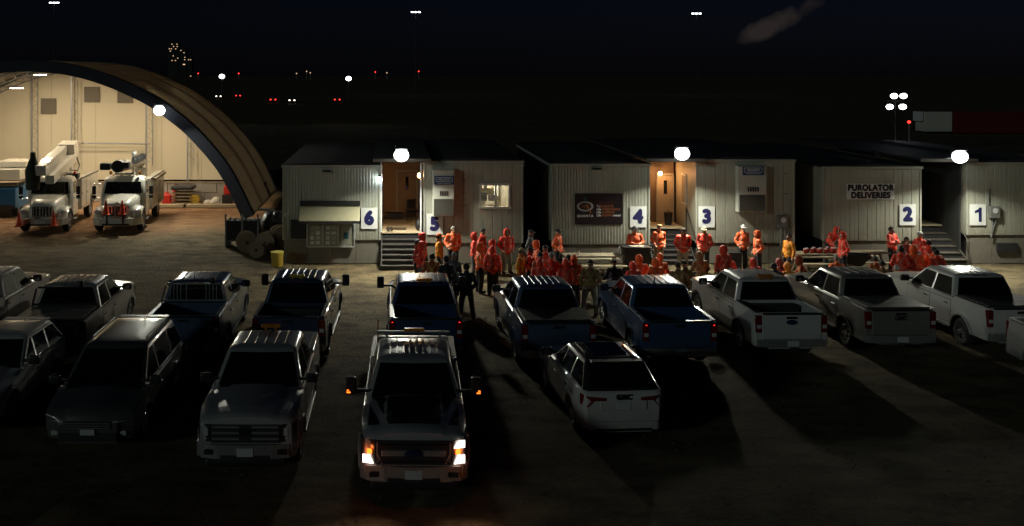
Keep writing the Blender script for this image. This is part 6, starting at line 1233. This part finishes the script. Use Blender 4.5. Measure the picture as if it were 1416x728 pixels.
PEOPLE = [
 # left group
 (585, 321.5, 'stand', 80, 'red', 'dark', 'hood', 'hooded worker in red at the far left, rear of three in a knot'),
 (576.5, 331, 'pockets', 70, 'plum', 'dark', 'beanie', 'leftmost worker in dull red with dark knit hat'),
 (581, 335.6, 'pockets', 85, 'red', 'grey', 'hood', 'hooded worker in red standing nearest us in the leftmost knot'),
 (609, 321.5, 'stand', 80, 'amber', 'dark', 'orangecap', 'worker in amber jacket with orange cap facing right'),
 (626, 313.5, 'pockets', 5, 'orange', 'dark', 'greyhair', 'worker in orange facing us below the numeral 5 trailer'),
 (595.5, 349, 'stand', 175, 'rust', 'dark', 'hair', 'worker seen from behind with yellow cross on orange vest'),
 (617.5, 354.8, 'pockets', 180, 'black', 'dark', 'beanie', 'broad figure in black seen from behind at the navy pickup'),
 (624.5, 350, 'stand', 165, 'grey', 'dark', 'greybeanie', 'worker in grey coat with grey knit hat seen from behind'),
 (645.5, 365, 'apart', 180, 'navy', 'olive', 'beanie', 'lone figure in dark clothes standing in the gap between two pickups'),
 (654, 321, 'stand', 85, 'red', 'grey', 'hood', 'hooded worker in red with grey trousers looking right'),
 (667, 316, 'pockets', 60, 'red', 'dark', 'beanie', 'worker in red with black knit hat behind a hooded worker'),
 (679, 331, 'pockets', 100, 'red', 'dark', 'hood', 'hooded worker in red half hidden behind another hooded worker'),
 (681.5, 339.5, 'stand', 175, 'red', 'dark', 'hood', 'hooded worker in red, back to us, nearest by the slate pickup'),
 (701, 316, 'pockets', 20, 'red', 'khaki', 'hood', 'hooded worker in red with khaki trousers facing us'),
 (718.6, 342, 'stand', 70, 'amber', 'dark', 'tancap', 'worker in amber vest with tan cap behind the slate pickup'),
 (735, 340, 'pockets', 80, 'red', 'dark', 'cap', 'worker in red with black cap looking right behind the slate pickup'),
 (731, 318.6, 'pockets', 75, 'grey', 'dark', 'cap', 'figure in dark grey jacket by the dark gap between trailers'),
 (772.8, 316, 'pockets', 55, 'orange', 'dark', 'cap', 'worker in orange with black cap beside the banner picnic table'),
 (750, 349.6, 'stand', 180, 'rust', 'dark', 'beanie', 'worker in rust jacket and black knit hat seen from behind'),
 (747, 358, 'stand', 180, 'red', 'dark', 'hood', 'short hooded worker in red close to the slate pickup', 0.98),
 (763, 350, 'stand', 180, 'red', 'dark', 'greybeanie', 'worker in red with pale knit hat and taped cross on back'),
 (780, 357, 'stand', 185, 'red', 'dark', 'hood', 'hooded worker in red left of the white taped cross', 0.97),
 (786.5, 352, 'stand', 180, 'red', 'dark', 'hair', 'worker in red with dark hair behind an orange hood', 0.98),
 (794.5, 353, 'stand', 178, 'orange', 'dark', 'hood', 'hooded worker in orange with bold taped cross on back'),
 (815, 360, 'apart', 180, 'brown', 'light', 'cap', 'worker in brown camouflage jacket, cap and light trousers from behind'),
 (849.5, 359.6, 'sit', 180, 'navy', 'dark', 'beanie', 'person in navy sitting with back to us below the banner'),
 # speakers in front of the wall
 (878.5, 313.5, 'paper', 5, 'orange', 'dark', 'cap', 'worker with black cap reading papers behind the black bin'),
 (909.7, 310, 'pockets', 0, 'orange', 'khaki', 'blond', 'fair haired worker in orange and khaki facing us beside numeral 4'),
 (943.5, 314, 'pockets', -5, 'red', 'khaki', 'hair', 'dark haired worker in red and khaki facing us before the steps'),
 (973.6, 313.7, 'pockets', -25, 'red', 'dark', 'tancap', 'worker in red with tan cap standing under numeral 3'),
 (1025.7, 312, 'pockets', 5, 'orange', 'dark', 'whitecap', 'worker in white cap with orange top over black overalls'),
 (1049.7, 319, 'pockets', -80, 'orange', 'dark', 'hood', 'hooded worker in orange looking left beside the white cap'),
 (1089, 321.8, 'step', -60, 'amber', 'dark', 'hair', 'bareheaded worker in amber jacket with yellow tape near the meter'),
 # seated listeners
 (877, 364, 'sit', 180, 'red', 'dark', 'hood', 'low red hood at the left of the seated row', 0.97),
 (886, 355, 'sit', 178, 'orange', 'dark', 'hood', 'taller orange hood beside the low red hood'),
 (908, 359, 'sit', 185, 'orange', 'dark', 'hood', 'orange hood seated behind the blue pickup roof, left of a pair'),
 (914, 353, 'sit', 175, 'orange', 'dark', 'hood', 'orange hood seated behind the blue pickup roof, right of a pair'),
 (939, 364, 'sit', 170, 'brown', 'dark', 'hair', 'dark haired listener in brown beside the blue pickup'),
 (949, 362, 'sit', 190, 'brown', 'olive', 'beanie', 'listener in olive brown with black hat left of the tan hood'),
 (970.5, 349.7, 'sit', 180, 'brown', 'dark', 'hood', 'tan brown hooded listener under numeral 3, back to us', 1.02),
 (1009, 351, 'sit', 180, 'red', 'dark', 'greybeanie', 'listener in red with grey hat below the man in white cap'),
 (1046.5, 357.8, 'sit', 180, 'red', 'dark', 'hood', 'single red hood below the orange hooded man'),
 (1072, 366, 'sit', 180, 'navy', 'dark', 'beanie', 'dark hatted head low behind the white pickup roof', 0.97),
 (1083, 358, 'sit', 175, 'plum', 'dark', 'hood', 'dull red hood seated below the amber jacket'),
 (1092, 365, 'sit', 190, 'amber', 'dark', 'hood', 'listener with yellow taped amber jacket sitting low', 0.97),
 (1112, 353.6, 'sit', -110, 'rust', 'dark', 'hood', 'rust hooded listener in profile below the food table'),
 (1146.6, 313, 'lean', 15, 'red', 'dark', 'hood', 'hooded worker in red bending over the food table'),
 (1166, 322, 'pockets', -80, 'red', 'dark', 'hood', 'bright red hooded worker facing left by the food table'),
 (1158, 353.7, 'sit', 180, 'orange', 'dark', 'greyhair', 'grey haired listener in orange sitting below the food table'),
 (1235, 313, 'crossed', 40, 'red', 'dark', 'hair', 'bearded worker in red with folded arms under numeral 2'),
 (1257.7, 327.6, 'pockets', 5, 'plum', 'dark', 'hair', 'worker in burgundy facing us at the foot of the steps'),
 (1274, 319.5, 'stand', 120, 'red', 'dark', 'whitebeanie', 'worker in red with white knit hat beside the steps'),
 (1282.6, 330.7, 'stand', 150, 'red', 'dark', 'hair', 'dark haired worker in red just right of the white hat'),
 (1289.6, 339.4, 'stand', 160, 'orange', 'dark', 'hair', 'worker in bright orange, second from right of the huddle'),
 (1298, 344.7, 'pockets', 190, 'red', 'dark', 'hair', 'rightmost worker in red of the huddle by the steps'),
 (1251.5, 350.6, 'sit', 150, 'rust', 'dark', 'hair', 'dark haired listener in rust leaning forward at the huddle', 1.02),
 (1275.6, 349, 'sit', 180, 'red', 'dark', 'hair', 'seated worker in red in the middle of the huddle', 1.05),
 (1212.6, 355, 'sit', 180, 'rust', 'dark', 'hair', 'dark haired listener left of the huddle behind the pewter pickup'),
 (1223, 361, 'sit', 170, 'brown', 'dark', 'beanie', 'low listener with dark hat beside the pewter pickup roof', 0.97),
 (1245, 369, 'sit', 180, 'plum', 'dark', 'greybeanie', 'lowest grey hatted head before the white crew cab pickup', 0.97),
 (741, 333, 'pockets', 95, 'orange', 'dark', 'hood', 'hooded worker in orange behind the black capped man'),
 (757, 340, 'stand', 160, 'red', 'dark', 'cap', 'capped worker in red amid the backs near the banner'),
 (663, 336, 'stand', 110, 'orange', 'dark', 'hood', 'hooded worker in orange between the grey trousers and red backs'),
 (1266, 340, 'stand', 170, 'orange', 'dark', 'hood', 'orange hooded back at the middle of the huddle by the steps'),
 (1243, 341, 'pockets', 150, 'red', 'dark', 'beanie', 'dark hatted worker in red left in the huddle by the steps'),
 (1001, 341, 'stand', 185, 'red', 'dark', 'hood', 'red hooded back right of the tan hooded listener'),
]
for a in PEOPLE: person(*a)
# every sitting listener has a seat below
names = ['below the seated person in navy', 'under the low red hood pair', 'under the orange hood pair', 'under the two brown jackets', 'under the tan hood', 'under the grey hatted listener', 'under the single red hood', 'under the three low listeners', 'under the rust hooded listener', 'under the grey haired listener', 'under the listeners of the huddle', 'under the two listeners left of the huddle', 'under the lowest grey hat']
sits = [(a[0], hd(a[1], 1.345*(a[8] if len(a) > 8 else 1.0))) for a in PEOPLE if a[2] == 'sit']
for i, (px, d) in enumerate(sits):
    t = thing('stool', f'plain wooden stool carrying {[a[7] for a in PEOPLE if a[2]=="sit"][i]}'[:110], 'stool', (wx(px, d), d+0.02, 0), 0, 'stools under the listeners')
    MB().lathe([(0, 0.40), (0.16, 0.40), (0.16, 0.375), (0, 0.375)], n=14, closed=True).build('seat', M['wood'], t)
    for k in range(3):
        a = 2.1*k; MB().tube((0.1*math.cos(a), 0.1*math.sin(a), 0.38), (0.15*math.cos(a), 0.15*math.sin(a), 0), 0.018, n=6).build('leg', M['wood'], t)

# ================================================================== beyond the yard
def far():
    # high mast lamps
    for px, py, d, lab in ((75, 3, 330, 'tall mast lamp in the night sky at top left'), (575, 16, 330, 'tall mast lamp in the night sky above numeral 6'), (963, 18, 330, 'tall mast lamp in the night sky right of centre')):
        x, z = wx(px, d), wz(py, d); t = thing('mast_lamp', lab, 'mast lamp', (x, d, 0), 0, 'tall mast lamps far behind the yard')
        MB().tube((0, 0, 0), (0, 0, z), 0.2, 0.12, 10).build('mast', M['black'], t); MB().box((0, 0, z), (2.8, 0.3, 0.2)).build('crossarm', M['darksteel'], t)
        for k in (-1.15, 0, 1.15): MB().box((k, -0.1, z-0.25), (0.8, 0.5, 0.32), 0.05).build('luminaire', M['farwhite'], t)
        light('mast_light', 'SPOT', 150, (0.95, 0.95, 1), t, (0, 0, z-0.6), spot_size=R(120), aim=(0, 0, -1), shadow_soft_size=0.5)
    # far yard lamps on poles
    for px, py, d, s, lab in ((307, 106, 150, 0.42, 'cool yard lamp on a pole beyond the shelter'), (482, 109, 150, 0.42, 'yard lamp on a pole beyond the ribbed trailer')):
        x, z = wx(px, d), wz(py, d); t = thing('yard_lamp', lab, 'yard lamp', (x, d, 0), 0, 'far yard lamps'); MB().tube((0, 0, 0), (0, 0, z-0.1), 0.12, 0.08).build('pole', M['black'], t)
        MB().box((0, 0.1, z), (1.0, 0.3, 0.7), 0.08).build('housing', M['darksteel'], t); MB().ell((0, -0.1, z), (s, 0.12, s*0.8)).build('lens', M['farwhite'], t); light('yard_beam', 'SPOT', 60, (0.9, 0.95, 1), t, (0, -0.3, z), spot_size=R(110), aim=(0, -0.4, -0.8), shadow_soft_size=0.3)
    # mobile light tower with four heads
    d = 95.0; t = thing('light_tower', 'mobile light tower with four glaring heads on the right', 'light tower', (wx(1240, d), d, 0), 0)
    zt = wz(130, d); MB().tube((0, 0.3, 0.6), (0, 0.3, zt+0.1), 0.07, 0.05).build('mast', M['black'], t); MB().box((0, 0.3, 0.75), (1.2, 2.0, 0.9), 0.08).build('generator', M['yellow'], t)
    for s_ in (-1, 1): MB().tube((s_*0.62, 0.3, 0.32), (s_*0.82, 0.3, 0.32), 0.32, n=16).build('wheel', M['rubber'], t)
    MB().box((0, 0.3, wz(140, d)), (1.5, 0.08, 0.08)).build('crossarm', M['black'], t)
    for px, py in ((1236, 133), (1249, 133), (1230, 148), (1248, 148)):
        MB().box((wx(px, d)-wx(1240, d), 0.12, wz(py, d)), (0.6, 0.3, 0.5), 0.08).build('lamp_head', M['darksteel'], t); MB().ell((wx(px, d)-wx(1240, d), -0.06, wz(py, d)), (0.36, 0.1, 0.25)).build('lens', M['lampwhite'], t)  # lenses oversized, their glare is built into the shape
    light('tower_beam', 'SPOT', 1500, (0.92, 0.96, 1), t, (0, -0.4, wz(140, d)), spot_size=R(130), aim=(0.3, -0.6, -0.5), shadow_soft_size=0.4)
    # containers lit by the tower
    d = 128.0
    t = thing('shipping_container', 'pale box trailer right of the light tower', 'container', (wx(1298, d), d, 0), 0); w = 37*d/FPX; MB().box((0, 1.2, 1.55), (w, 2.4, 2.5)).build('box', M['truckwhite'], t); MB().box((-w/2-0.4, 1.0, 2.2), (0.5, 1.6, 1.2), 0.05).build('refrigeration_unit', M['white'], t)
    for k in (-1.3, 1.3): MB().box((k, 1.2, 0.15), (0.2, 2.2, 0.3)).build('skid', M['darksteel'], t)
    x0 = wx(1318, d); w = 12.2; t = thing('shipping_container', 'long dark red shipping container at the right edge', 'container', (x0+w/2, d, 0), 0)
    redm = mat('container_red', (0.16, 0.014, 0.022), 0.6, var=0.3)
    for k in range(24): MB().box((-w/2+(k+0.5)*w/24, 0.02+(0.05 if k % 2 else 0), 1.5), (w/24-0.01, 0.06, 2.4)).build('side_panel', redm, t)
    MB().box((0, 1.3, 1.5), (w, 2.3, 2.5)).build('box', redm, t); MB().box((0, 0.0, 2.78), (w, 0.1, 0.12)).box((0, 0, 0.22), (w, 0.1, 0.16)).build('rail', redm, t)
    d = 100; t = thing('marker_beacon', 'red marker lamp right below the light tower', 'beacon', (wx(1257, d), d, 0), 0); MB().tube((0, 0, 0), (0, 0, wz(170, d)), 0.05).build('post', M['steel'], t); MB().ell((0, 0, wz(169, d)), (0.16, 0.16, 0.14)).build('lens', M['redlit'], t)
    # distant vehicles with lamps burning
    for i, (px, py, kind, lab) in enumerate(((304, 134, 'w', 'far parked vehicle with white lamps beyond the shelter'), (331, 133, 'r', 'far parked vehicle with red lamps beyond the shelter'), (379, 139, 'r', 'far car with red tail lamps left of the lone cold lamps'), (405, 140, 'w', 'far van with cold white lamps behind the ribbed trailer'), (467, 139, 'r', 'far car with red tail lamps below the right yard lamp'))):
        d = gd(py+3); x = wx(px, d); t = thing('distant_car', lab, 'car', (x, d, 0), R(90 if kind == 'r' else -90), 'far vehicles with burning lamps')
        rings = [[(xx, -0.9, 0.4), (xx, 0.9, 0.4), (xx, 0.9, z*0.62), (xx, 0.7, z), (xx, -0.7, z), (xx, -0.9, z*0.62)] for xx, z in ((-2.3, 0.9), (-2.1, 1.4), (-1.2, 1.75), (0.3, 1.75), (1.0, 1.15), (2.1, 1.0), (2.3, 0.7))]
        b_ = MB().loft(rings).build('body', P_['chark'], t)
        for s_ in (-1, 1):
            xx = -2.32 if kind == 'r' else 2.32; MB().box((xx, s_*0.6, 0.8), (0.06, 0.34, 0.24)).build('lamp', M['redlit' if kind == 'r' else 'farwhite'] if kind == 'r' else M['headlit'], t)
            for ax in (-1.4, 1.4): MB().tube((ax, s_*0.7, 0.33), (ax, s_*0.92, 0.33), 0.33, n=14).build('wheel', M['rubber'], t)
    # tower blocks and roof lamps on the horizon
    rn = random.Random(9)
    for i, (px, w, h, lab) in enumerate(((240, 14, 44, 'lit office tower on the horizon above the shelter roof'), (252, 10, 36, 'slim tower with few lit windows on the horizon'), (262, 6, 24, 'low tower right of the lit office tower'))):
        d = 1300.0; t = thing('tower_block', lab, 'building', (wx(px, d), d, 0), 0, 'towers on the horizon'); MB().box((0, 6, h/2), (w, 12, h)).build('wall', M['dark'], t); MB().box((0, 6, h+0.5), (w*0.6, 8, 1.0)).build('roof_plant', M['dark'], t)
        me = MB().box((0, 0, 0), (1.3, 0.2, 1.1)).mesh('window')
        for _ in range((12, 7, 3)[i]): put('window', me, M['farwarm'], t, (rn.uniform(-w/2+1, w/2-1), -0.12, h-2-rn.randrange(8)*3))
    for px, py, lab in ((274, 103, 'leftmost small red lamp on the horizon'), (330, 104, 'second red lamp on the horizon, right of the cool yard lamp'), (410, 102, 'small red mast lamp left of the amber pair'), (424, 99, 'upper amber lamp on the horizon'), (429, 101, 'lower amber lamp on the horizon'), (519, 100, 'red lamp on the horizon right of the yard lamp'), (535, 101, 'pale lamp on the horizon between two red ones'), (579, 99, 'rightmost red lamp on the horizon')):
        d = 900.0; z = max(5.5, wz(py, d)); t = thing('horizon_lamp', lab, 'lamp', (wx(px, d), d, 0), 0, 'small lamps along the horizon'); MB().tube((0, 0, 0), (0, 0, z), 0.12, 0.1, 8).build('mast', M['steel'], t); MB().ell((0, 0, z), (0.55, 0.55, 0.55), 10, 6).build('lens', M['farwarm'] if 'amber' in lab or 'pale' in lab else M['redlit'], t)
far()
